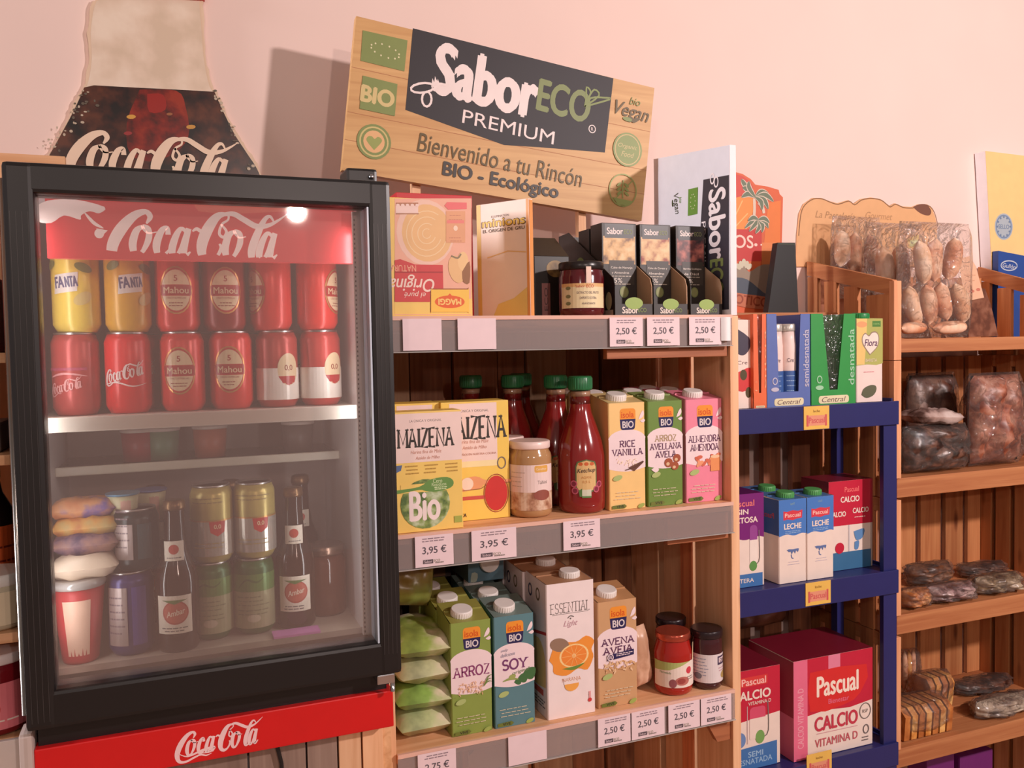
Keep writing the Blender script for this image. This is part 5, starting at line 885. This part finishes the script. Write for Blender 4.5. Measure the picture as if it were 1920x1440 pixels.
flapbox(1521, 1604, (52, 150, 72), (160, 206, 170), 'empty green display box on the top blue tray', .26, 'desnatada', (70, 50, 34))
for i, l in enumerate(('left small white and blue milk bottle in the blue display box', 'right small white and blue milk bottle in the blue display box')):
    x = bx0+(bx1-bx0)*(.37+.31*i); y = 1.418; z = BZ[0]+.0015; t = thing('milk_bottle', l, 'bottle', (x, y, z), 'small bottles in the blue display box'); m = MB(); m.lathe(x, y, [(.0148, z), (.0162, z+.004), (.0162, z+.12), (.015, z+.135), (.014, z+.15)], M((238, 214, 206), .4), 26); m.wrap(x, y, .0162, z, -20); m.rect(-25, 10, 25, 70, M((60, 96, 160), .4)); m.lines(-10, 12, (20, 30, 40, 50, 60), 1.6, M((150, 180, 214), .4)); m.text('Cre', 0, 92, 8, 14, M((110, 90, 100), .4), .01); m.build('bottle_body', t)
    m = MB(); m.lathe(x, y, [(.0148, z+.15), (.0152, z+.152), (.0152, z+.163), (.014, z+.165)], M((206, 200, 190), .3, .4), 24); m.build('cap', t)
def a_flora(m, H):
    m.poly([(0, H), (100, H), (100, H*.46), (76, H*.44), (40, H*.45), (0, H*.44)], M((176, 176, 96), .42)); m.poly([(0, H), (40, H), (36, H*.7), (30, H*.45), (0, H*.45)], M((232, 196, 120), .42)); m.ell(20, H*.93, 20, 9, M((234, 160, 110), .42)); m.rect(60, H*.9, 92, H*.97, M((80, 130, 60), .42)); m.text('100%', 76, H*.935, 5, 24, M((150, 186, 110), .42), .02)
    m.poly([(50, H*.56), (24, H*.68), (20, H*.77), (32, H*.83), (46, H*.80), (58, H*.84), (76, H*.84), (86, H*.77), (80, H*.66)], M((150, 130, 110), .42), 4); m.poly([(51, H*.575), (27, H*.69), (23, H*.77), (33, H*.815), (47, H*.785), (59, H*.825), (75, H*.825), (83, H*.765), (77, H*.665)], M((242, 220, 208), .42), 4); m.text('Flora', 54, H*.71, 20, 48, M((90, 60, 90), .42), .02, .2); m.text('BARISTA', 55, H*.50, 9, 44, M((226, 210, 180), .42), .02)
    m.lines(24, 76, (H*.36,), 2, M((214, 130, 140), .42)); m.poly([(18, H*.09), (26, H*.16), (50, H*.2), (72, H*.19), (74, H*.13), (60, H*.07), (36, H*.05)], M((96, 96, 74), .42), 3)
fl = carton(1606, 1655, 752, 1.402, BZ[0], .176, .066, M((238, 214, 206), .42), 'green-capped carton with a heart logo at the right end of the top blue tray', a_flora, None, M((206, 190, 110), .42), .004, M((40, 140, 76), .4), capx=.42)
m = MB(); m.pillow(0, 0, .04, .19, .10, .075, SPECK('dark_bag_print', (40, 22, 16), (84, 44, 30), (120, 76, 56), 12, .3), 51, 12, .35); o = solo(m, 'food_bag', 'dark brown bag behind the large red milk pack under the middle blue tray', 'bag', (0, 0, 0)); o.location = (1.20, 1.595, .86)

# ------------------------------------------------------------------ stacked crates with bread on the right
CX0, CX1, CF, CB = 1.445, 2.03, 1.42, 1.69; CZ = (1.5005, 1.1955, .8915, .5905)
crates = []
for i, z in enumerate(CZ):
    t = thing('display_crate', ('topmost wooden crate of the right stack, with sloping slatted sides and bread bags', 'wooden crate second from the top of the right stack, holding glossy dark bags', 'wooden crate third from the top of the right stack, with small cookie bags', 'wooden crate lowest in view in the right stack, with toast packs')[i], 'crate', ((CX0+CX1)/2, (CF+CB)/2, z), 'wooden crates stacked at the right'); crates.append(t)
    top = 1.61 if i == 0 else CZ[i-1]-.0475
    rh = .03 if i == 0 else .043
    m = MB(); m.box(CX0+.012, CX1, CF, CF+.016, z-rh, z, CRX, .0015); m.build('front_rail', t)
    m = MB()
    for k in range(5): m.box(CX0+.01, CX1-.01, CF+.018+k*.0505, CF+.064+k*.0505, z-.012, z-.001, CRX)
    m.build('base', t)
    for sx, (xa, xb) in enumerate(((CX0, CX0+.012), (CX1-.012, CX1))):
        m = MB()
        if i == 0:
            tf, tb = (1.628, 1.694) if sx == 0 else (1.603, 1.690)
            m.prism([(CF+.001, tf-.034), (CB, tb-.034), (CB, tb), (CF+.001, tf)], 'X', xa, xb, CRY)
            for y0, wd in ((1.423, .075), (1.525, .042), (1.592, .040), (1.655, .034)): m.prism([(y0, z-.046), (y0+wd, z-.046), (y0+wd, tf-.03+(y0-CF)*(tb-tf)/(CB-CF)), (y0, tf-.03+(y0-CF)*(tb-tf)/(CB-CF))], 'X', xa+.001, xb-.001, CR)
        else:
            zb_ = 0 if i == 3 else z-.046
            m.box(xa, xb, CF+.001, CF+.04, zb_, top, CR, .001)
            for y0, wd in ((1.476, .04), (1.531, .046), (1.592, .04), (1.647, .042)): m.box(xa, xb, y0, y0+wd, zb_, top, CR)
            m.box(xa+.001, xb-.001, CF+.001, CB, top-.03, top-.0005, CRY)
        m.build('side_panel', t)
    m = MB(); hb = 1.66 if i == 0 else top; x = CX0+.014
    for wd, c in ((.105, WOOD((226, 160, 128), (206, 138, 104), 'Z', knots=False)), (.045, CR), (.060, WOOD((176, 130, 110), (150, 100, 84), 'Z')), (.062, CR), (.070, CR), (.062, CR), (.08, CR)):
        m.box(x, min(x+wd, CX1-.013), CB-.012, CB-.001, z, hb-.001, c, .001); x += wd+.018
    m.build('back_panel', t)
    m = MB(); m.box(CX0-.001, CX0+.020, CF-.004, CF+.010, z-(rh if i == 0 else 0)+(.03 if i == 0 else .0005), (tf if i == 0 else top), WOOD((232, 166, 122), (210, 140, 98), 'Z', knots=False), .001) if i else m.box(CX0-.001, CX0+.020, CF-.004, CF+.010, z-.046, 1.626, WOOD((232, 166, 122), (210, 140, 98), 'Z', knots=False), .001); m.build('corner_post', t)

BREAD = SPECK('bread_crust', (206, 134, 96), (230, 172, 136), (244, 204, 174), 22, .6); BREADP = SPECK('bread_pale', (222, 164, 124), (240, 196, 160), (248, 218, 192), 20, .6); COOK = SPECK('cookie_crumb', (110, 70, 44), (168, 118, 80), (206, 164, 122), 60, .6)
def w3(px, py, Y): a = P(px, py, Y); return (a[0], Y, a[1])
def breadbag(label, rolls, film, seed, labelpaper=None, group='clear bags of bread in the top crate'):
    Yb = rolls[0][3]; xs = [P(r[0][0], r[0][1], r[3])[0] for r in rolls]+[P(r[1][0], r[1][1], r[3])[0] for r in rolls]
    (fx0, fy0, fx1, fy1, fY, th) = film; x0, z1 = P(fx0, fy0, fY); x1, z0 = P(fx1, fy1, fY); z0 = max(z0, 1.502); t = thing('bread_bag', label, 'bread bag', ((x0+x1)/2, fY, z0), group)
    for j, (a, b, r, Y) in enumerate(rolls):
        m = MB(); m.roll(w3(a[0], a[1], Y), w3(b[0], b[1], Y), r, BREAD if j % 3 else BREADP, 14, .006*(-1)**j, seed+j); m.build('bread_roll', t)
    m = MB(); m.pillow((x0+x1)/2, fY, (z0+z1)/2, (x1-x0)*1.04, z1-z0, th, FILM, seed, 26, .35); m.build('film', t)
    if labelpaper: m = MB(); labelpaper(m, fY-th/2-.003); m.build('paper_label', t)
def lab1(m, Y):
    m.px(Y); m.poly([(1700, 448), (1722, 440), (1726, 462), (1704, 466)], M((226, 196, 120), .5)); m.rect(1706, 462, 1720, 450, M((206, 214, 150), .5))
breadbag('clear bag of crusty grain rolls at the back left of the top crate', [((1576, 432), (1576, 500), .019, 1.640), ((1604, 436), (1606, 520), .019, 1.640), ((1630, 440), (1632, 520), .018, 1.640)], (1560, 404, 1650, 560, 1.640, .044), 3)
breadbag('clear bag of upright baguette rolls in the middle of the top crate', [((1654, 462), (1658, 548), .021, 1.545), ((1688, 458), (1696, 545), .021, 1.545), ((1668, 535), (1676, 605), .021, 1.545), ((1716, 535), (1722, 610), .020, 1.545)], (1622, 416, 1728, 634, 1.545, .066), 7, lab1)
breadbag('clear bag of two rows of finger rolls at the front of the top crate', [((1722, 452), (1732, 532), .019, 1.455), ((1756, 448), (1752, 528), .019, 1.455), ((1790, 446), (1776, 524), .020, 1.455), ((1704, 536), (1722, 612), .018, 1.455), ((1735, 534), (1742, 608), .018, 1.455), ((1764, 530), (1776, 600), .019, 1.455), ((1790, 532), (1806, 606), .019, 1.455), ((1690, 616), (1738, 614), .014, 1.448), ((1748, 616), (1812, 612), .015, 1.448)], (1686, 414, 1816, 634, 1.455, .056), 11)
# brown loaf with a paper tag
t = thing('rye_loaf', 'dark brown wrapped loaf with a cream paper tag in the top crate', 'bread', (X(1848, 1.48, 600), 1.49, 1.502)); m = MB(); x0, z0 = P(1816, 625, 1.50); x1, _ = P(1872, 625, 1.50); z0 = 1.502; m.prism([(x0, z0), (x1, z0), (x1-.025, z0+.075), (x1-.045, z0+.115), (x0+.005, z0+.12)], 'Y', 1.50, 1.56, SPECK('rye_crust', (96, 52, 34), (122, 72, 50), (140, 92, 70), 40, .5)); m.build('loaf', t)
m = MB(); m.px(1.4985); m.poly([(1796, 486), (1818, 480), (1830, 500), (1845, 558), (1810, 565)], M((228, 180, 148), .5)); m.ell(1822, 546, 5, 3, M((200, 120, 100), .5)); m.ell(1834, 543, 4, 3, M((200, 120, 100), .5)); m.lines(1806, 1830, (516, 526), 1.5, M((206, 150, 120), .5)); m.build('paper_tag', t)
# second crate: glossy dark bags
DKB = SPECK('dark_cookies', (36, 20, 16), (74, 44, 34), (124, 86, 70), 42, .35)
def glossy(px0, py0, px1, py1, Y, th, c, label, zbase, seed, group='glossy clear bags of cookies', tilt=0, flat=0, dens=6):
    x0, z1 = P(px0, py0, Y); x1, z0 = P(px1, py1, Y); z0 = zbase+.0015; h = max(.03, z1-z0); t = thing('cookie_bag', label, 'bag', ((x0+x1)/2, Y, z0), group); rnd = random.Random(seed)
    m = MB(); m.pillow((x0+x1)/2, Y, z0+h/2, (x1-x0)*.94, h*.94, th*.86, c, seed, 14, .7); m.build('contents', t)
    m = MB(); m.pillow((x0+x1)/2, Y, z0+h/2, (x1-x0), h, th, FILM, seed+1, 26, .5); m.build('film', t); return t
glossy(1690, 800, 1812, 884, 1.462, .07, DKB, 'dark glossy cookie bag at the front left of the second crate', CZ[1], 5)
glossy(1814, 700, 1912, 878, 1.468, .08, SPECK('red_brown_cookies', (110, 52, 36), (156, 90, 66), (186, 132, 110), 30, .4), 'tall reddish brown glossy bag at the right of the second crate', CZ[1], 6)
m = MB(); m.pillow(0, 0, .016, .135, .08, .034, SPECK('silver_wrap', (110, 84, 76), (206, 176, 166), (236, 214, 206), 16, .2, .3), 8, 16, .5, True); o = solo(m, 'wrapped_cake', 'silvery wrapped cake lying on the dark glossy cookie bag', 'pack', (0, 0, 0)); a = P(1748, 800, 1.47); o.location = (a[0], 1.475, a[1]+.008); o.rotation_euler.y = rad(3)
glossy(1700, 700, 1790, 860, 1.60, .07, SPECK('deep_brown', (50, 26, 20), (92, 54, 40), (120, 84, 66), 24, .4), 'deep brown bag in the shade at the back of the second crate', CZ[1], 9)
# third crate
glossy(1688, 1106, 1738, 1158, 1.455, .06, SPECK('orange_cookies', (150, 84, 40), (196, 124, 70), (220, 160, 104), 40, .5), 'orange-brown cookie bag at the left of the third crate', CZ[2], 12)
glossy(1734, 1100, 1822, 1146, 1.458, .07, SPECK('mauve_cookies', (90, 56, 54), (150, 116, 116), (196, 166, 160), 30, .3), 'mauve-grey glossy bag in the middle of the third crate', CZ[2], 13)
glossy(1826, 1082, 1908, 1126, 1.462, .075, SPECK('olive_cookies', (96, 70, 50), (150, 126, 96), (196, 174, 150), 30, .3), 'olive-grey glossy bag at the right of the third crate', CZ[2], 14)
glossy(1700, 1060, 1780, 1118, 1.58, .07, SPECK('deep_brown_b', (60, 32, 22), (110, 66, 42), (140, 96, 66), 24, .4), 'brown bag at the back of the third crate', CZ[2], 15)
glossy(1800, 1066, 1880, 1110, 1.58, .07, DKB, 'dark bag at the back right of the third crate', CZ[2], 16)
# lowest crate: toast
TOAST = SPECK('toast_face', (190, 112, 44), (220, 150, 72), (238, 186, 112), 30, .6); TCR = SPECK('toast_crust', (160, 88, 38), (186, 110, 50), (206, 134, 70), 30, .6)
def toast(x0, n, y, z, h, label, tilt=.012, dy=.09, step=.0215):
    t = thing('toast_pack', label, 'toast pack', (x0+n*step/2, y+dy/2, z), 'packs of sliced toast')
    for k in range(n):
        m = MB(); xa = x0+k*step; q = [(y, z+.002), (y+dy, z+.002), (y+dy, z+h*.8), (y+dy*.8, z+h), (y+dy*.2, z+h), (y, z+h*.8)]; m.prism(q, 'X', xa+.0015, xa+step-.004, TOAST if k % 2 else TCR); 
        m.v = [(v[0]+tilt*(v[2]-z)/h, v[1], v[2]) for v in m.v]; m.build('toast_slice', t)
    m = MB(); m.pillow(x0+n*step/2+tilt/2, y+dy/2, z+h/2+.005, n*step+.024, h+.006, dy+.016, FILM, int(x0*90), 20, .15); m.build('film', t); return t
tz = CZ[3]
toast(X(1694, 1.44, 1380), 7, 1.440, tz, .068, 'toast pack lying at the front left of the lowest crate', .006)
toast(X(1722, 1.56, 1340), 4, 1.535, tz, .075, 'toast pack behind the front one in the lowest crate', dy=.066)
def utoast(px0, px1, py0, py1, Y, label):
    x0, z1 = P(px0, py0, Y); x1, z0 = P(px1, py1, Y); z0 = tz+.002; t = thing('toast_pack', label, 'toast pack', ((x0+x1)/2, Y, z0), 'packs of sliced toast')
    for k in range(3): w_ = (x1-x0)/3; m = MB(); m.roll((x0+w_*(k+.5), Y, z0+.002), (x0+w_*(k+.5), Y, z1-.004), w_*.52, TOAST if k % 2 else BREAD, 10, 0, k); m.build('toast_slice', t)
    m = MB(); m.pillow((x0+x1)/2, Y, (z0+z1)/2, (x1-x0)*1.3, z1-z0, .05, FILM, px0, 16, .2); m.build('film', t)
utoast(1692, 1716, 1218, 1330, 1.643, 'upright toast pack at the back left of the lowest crate beside the blue post')
glossy(1826, 1316, 1930, 1382, 1.462, .07, SPECK('grey_tray', (120, 100, 90), (176, 156, 136), (206, 190, 170), 24, .25), 'greyish shiny wrapped tray at the right of the lowest crate', tz, 18, 'glossy clear bags of cookies')
glossy(1790, 1296, 1890, 1340, 1.58, .07, DKB, 'dark bag at the back of the lowest crate', tz, 19)
for i, (a, b_, l) in enumerate(((1738, 1790, 'purple pack under the lowest crate rail, left one of the pair'), (1800, 1862, 'purple pack under the lowest crate rail, right one of the pair'))):
    x0, z1 = P(a, 1420, 1.50); x1, _ = P(b_, 1420, 1.50); m = MB(); m.box(x0, x1, 1.50, 1.56, .30, z1, M((112, 36, 110), .45), .004); solo(m, 'purple_pack', l, 'pack', ((x0+x1)/2, 1.53, .30), 'purple packs at the bottom right')
x0, z1 = P(1894, 915, 1.66); x1, z0 = P(1914, 1065, 1.66); m = MB(); m.lathe(x0+.014, 1.655, [(.011, CZ[2]+.001), (.013, CZ[2]+.006), (.0125, z1-.035), (.010, z1-.02), (.0095, z1)], M((206, 196, 200), .4), 20); m.metric(1.643); m.rect(x0+.012, z1-.022, x0+.015, z1-.012, INK); solo(m, 'white_tube', 'slim white tube standing at the back right of the third crate', 'tube', (x0+.014, 1.655, CZ[2]))

# kraft sign behind the bread
def kraft():
    Y = 1.694; top_ = [(1494, 500), (1496, 440), (1500, 400), (1508, 382), (1524, 371), (1540, 371), (1555, 377), (1570, 381), (1590, 375), (1601, 382), (1614, 373), (1632, 370), (1650, 373), (1662, 382), (1668, 386), (1678, 381), (1692, 387), (1710, 388), (1722, 383), (1738, 383), (1748, 392), (1754, 408), (1757, 425), (1757, 500)]
    t = thing('kraft_sign', 'kraft board with a wavy top edge standing behind the bread bags', 'sign', (X(1625, Y, 480), Y+.003, 1.64)); pts = [P(x, y, Y) for x, y in top_]; m = MB(); m.prism(pts, 'Y', Y, Y+.005, M((226, 172, 122), .6)); m.px(Y); m.stroke([(x+1.5, y+2) for x, y in top_[1:-1]], 1.6, M((140, 96, 60), .6), 3)
    m.poly([(1712, 388), (1724, 383), (1738, 384), (1746, 396), (1742, 404), (1730, 402), (1720, 396)], M((120, 76, 58), .6), 3); m.text('La Pastelería', 1566, 404, 13, 74, M((176, 130, 88), .6), .006, .3, -1); m.text('Gourmet', 1648, 405, 13, 50, M((190, 140, 96), .6), .006, .3, -1); m.build('board', t)
kraft()
# tall yellow-fronted box and the blue box at the right edge, in the neighbouring crate
NX = 2.036
t = thing('display_crate', 'neighbouring wooden crate at the right edge of the picture, holding the tall yellow box', 'crate', (2.30, 1.56, 1.50)); m = MB(); m.box(NX, 2.62, CF, CB, 1.488, 1.499, CRX); m.build('base', t); m = MB(); m.box(NX, 2.62, CF, CF+.016, 1.47, 1.51, CRX); m.build('front_rail', t)
for xa in (NX, 2.605): m = MB(); m.box(xa, xa+.012, CF+.018, CB, 0, 1.487, CR); m.build('side_panel', t)
t = thing('poster_box', 'tall white-sided box with a yellow front and round blue seal at the right edge', 'box', (2.20, 1.655, 1.5)); Y = 1.664; a = P(1848, 283, Y); b_ = P(1874, 560, Y); m = MB(); q = [(a[0], a[1]), (a[0]+.42, a[1]-.01), (a[0]+.47, 1.5), (2.052, 1.5), (2.036, 1.71)]; m.prism(q, 'Y', Y+.0012, Y+.033, M((232, 222, 222), .5)); m.build('white_body', t)
m = MB(); m.prism(q, 'Y', Y, Y+.001, M((246, 206, 140), .45)); m.px(Y); m.ell(1882, 425, 17, 25, M((172, 182, 190), .5)); m.ring(1882, 425, 14, 21, 2, M((120, 140, 170), .5)); m.text('SELLO', 1882, 425, 8, 20, M((110, 130, 160), .5), .02)
for k in range(12): m.ell(1882+12*cos(k*pi/6), 425+18*sin(k*pi/6), 1.6, 2, M((110, 130, 160), .5), 0, 6)
m.build('yellow_front', t)
t = thing('blue_box', 'blue box with an oval white logo in front of the tall yellow box', 'box', (2.12, 1.65, 1.5)); Y = 1.644; m = MB(); x0 = NX+.001; a = P(1868, 470, Y); m.prism([(x0, 1.5), (x0+.26, 1.5), (x0+.26, a[1]-.03), (x0, a[1])], 'Y', Y, Y+.017, M((40, 76, 150), .42)); m.px(Y); m.ring(1892, 498, 15, 9, 1.6, M((190, 196, 206), .5)); m.text('Gullón', 1892, 499, 8, 24, M((190, 196, 206), .5), .02, .2, -6); m.text('MARÍA', 1900, 522, 8, 50, M((226, 220, 214), .5), .03, 0, -5); m.build('carton_body', t)

# ------------------------------------------------------------------ what shows at the left edge, beyond the cooler
def left_unit():
    t = thing('side_shelf', 'wooden shelf at the left edge of the picture, beyond the cooler', 'shelf', (-.40, 1.42, 0)); zs = (.999, 1.138, 1.372, 1.505)
    for z in zs:
        m = MB(); m.box(-.62, -.206, 1.27, 1.60, z-.014, z-.0006, PINEX, .001); m.build('shelf_board', t)
    for xa in (-.635,): m = MB(); m.box(xa, xa+.015, 1.26, 1.62, 0, 1.80, PINEY); m.build('side_panel', t)
    m = MB(); m.box(-.62, -.206, 1.60, 1.615, .02, 1.815, PINE); m.build('back_panel', t); z_ = P(60, 290, 1.60)[1]; m = MB(); m.box(-.62, X(122, 1.60, 300), 1.5995, 1.614, z_-.05, z_, PINEX); m.build('top_rail', t)
    m = MB(); m.box(-.62, -.2065, 1.262, 1.2695, .93, .998, M((230, 218, 212), .45), .001); m.build('price_rail', t)
    return zs
zs = left_unit()
def a_pink(k, H): k.rect(-60, 10, 60, H*.66, M((226, 120, 130), .45)); k.ell(10, H*.35, 16, 14, M((206, 66, 70), .45)); k.lines(-50, 50, (H*.2,), 2, PW)
jar(-6, 1.315, 1300, zs[0], .042, .108, M((120, 20, 30), .15), M((232, 216, 214), .4), 'pink-labelled red jar at the left edge beside the cooler foot', a_pink, .014, group='jars on the side shelf', neck=.94)
def a_cr(k, H): k.rect(-60, 8, 60, H*.7, M((238, 222, 190), .45)); k.lines(-40, 40, (H*.5, H*.4), 2, GREYTXT)
jar(-8, 1.315, 1140, zs[1], .040, .074, M((206, 196, 170), .2), M((240, 236, 230), .4), 'cream jar with a white lid at the left edge, above the pink-labelled one', a_cr, .016, group='jars on the side shelf', neck=.96)
x = -.262; y = 1.42; z = zs[1]; t = thing('sauce_bottle', 'dark bottle with an orange label at the left edge behind the cream jar', 'bottle', (x, y, z)); m = MB(); m.lathe(x, y, [(.036, z), (.038, z+.006), (.038, z+.13), (.02, z+.165), (.016, z+.19)], M((34, 20, 18), .15), 30); m.build('glass_body', t); m = MB(); m.wrap(x, y, .038, z, 10); m.rect(-60, 20, 60, 120, M((216, 96, 46), .45)); m.lines(-20, 40, (90, 70, 50), 3, M((120, 40, 30), .4)); m.build('paper_label', t); m = MB(); m.lathe(x, y, [(.0175, z+.185), (.018, z+.187), (.018, z+.205), (.016, z+.207)], BLACK, 24); m.build('cap', t)
m = MB(); m.box(-.34, -.222, 1.30, 1.40, zs[2], zs[2]+.04, M((150, 132, 124), .5), .004); solo(m, 'grey_box', 'low grey-brown box at the left edge of the picture', 'box', (-.28, 1.35, zs[2]))
m = MB(); m.box(-.34, -.218, 1.30, 1.42, zs[3], zs[3]+.10, M((176, 36, 40), .45), .004); solo(m, 'red_box', 'red box at the left edge of the picture beside the cooler door', 'box', (-.28, 1.36, zs[3]))

for o in bpy.data.objects:
    if '_o' in o: del o['_o']
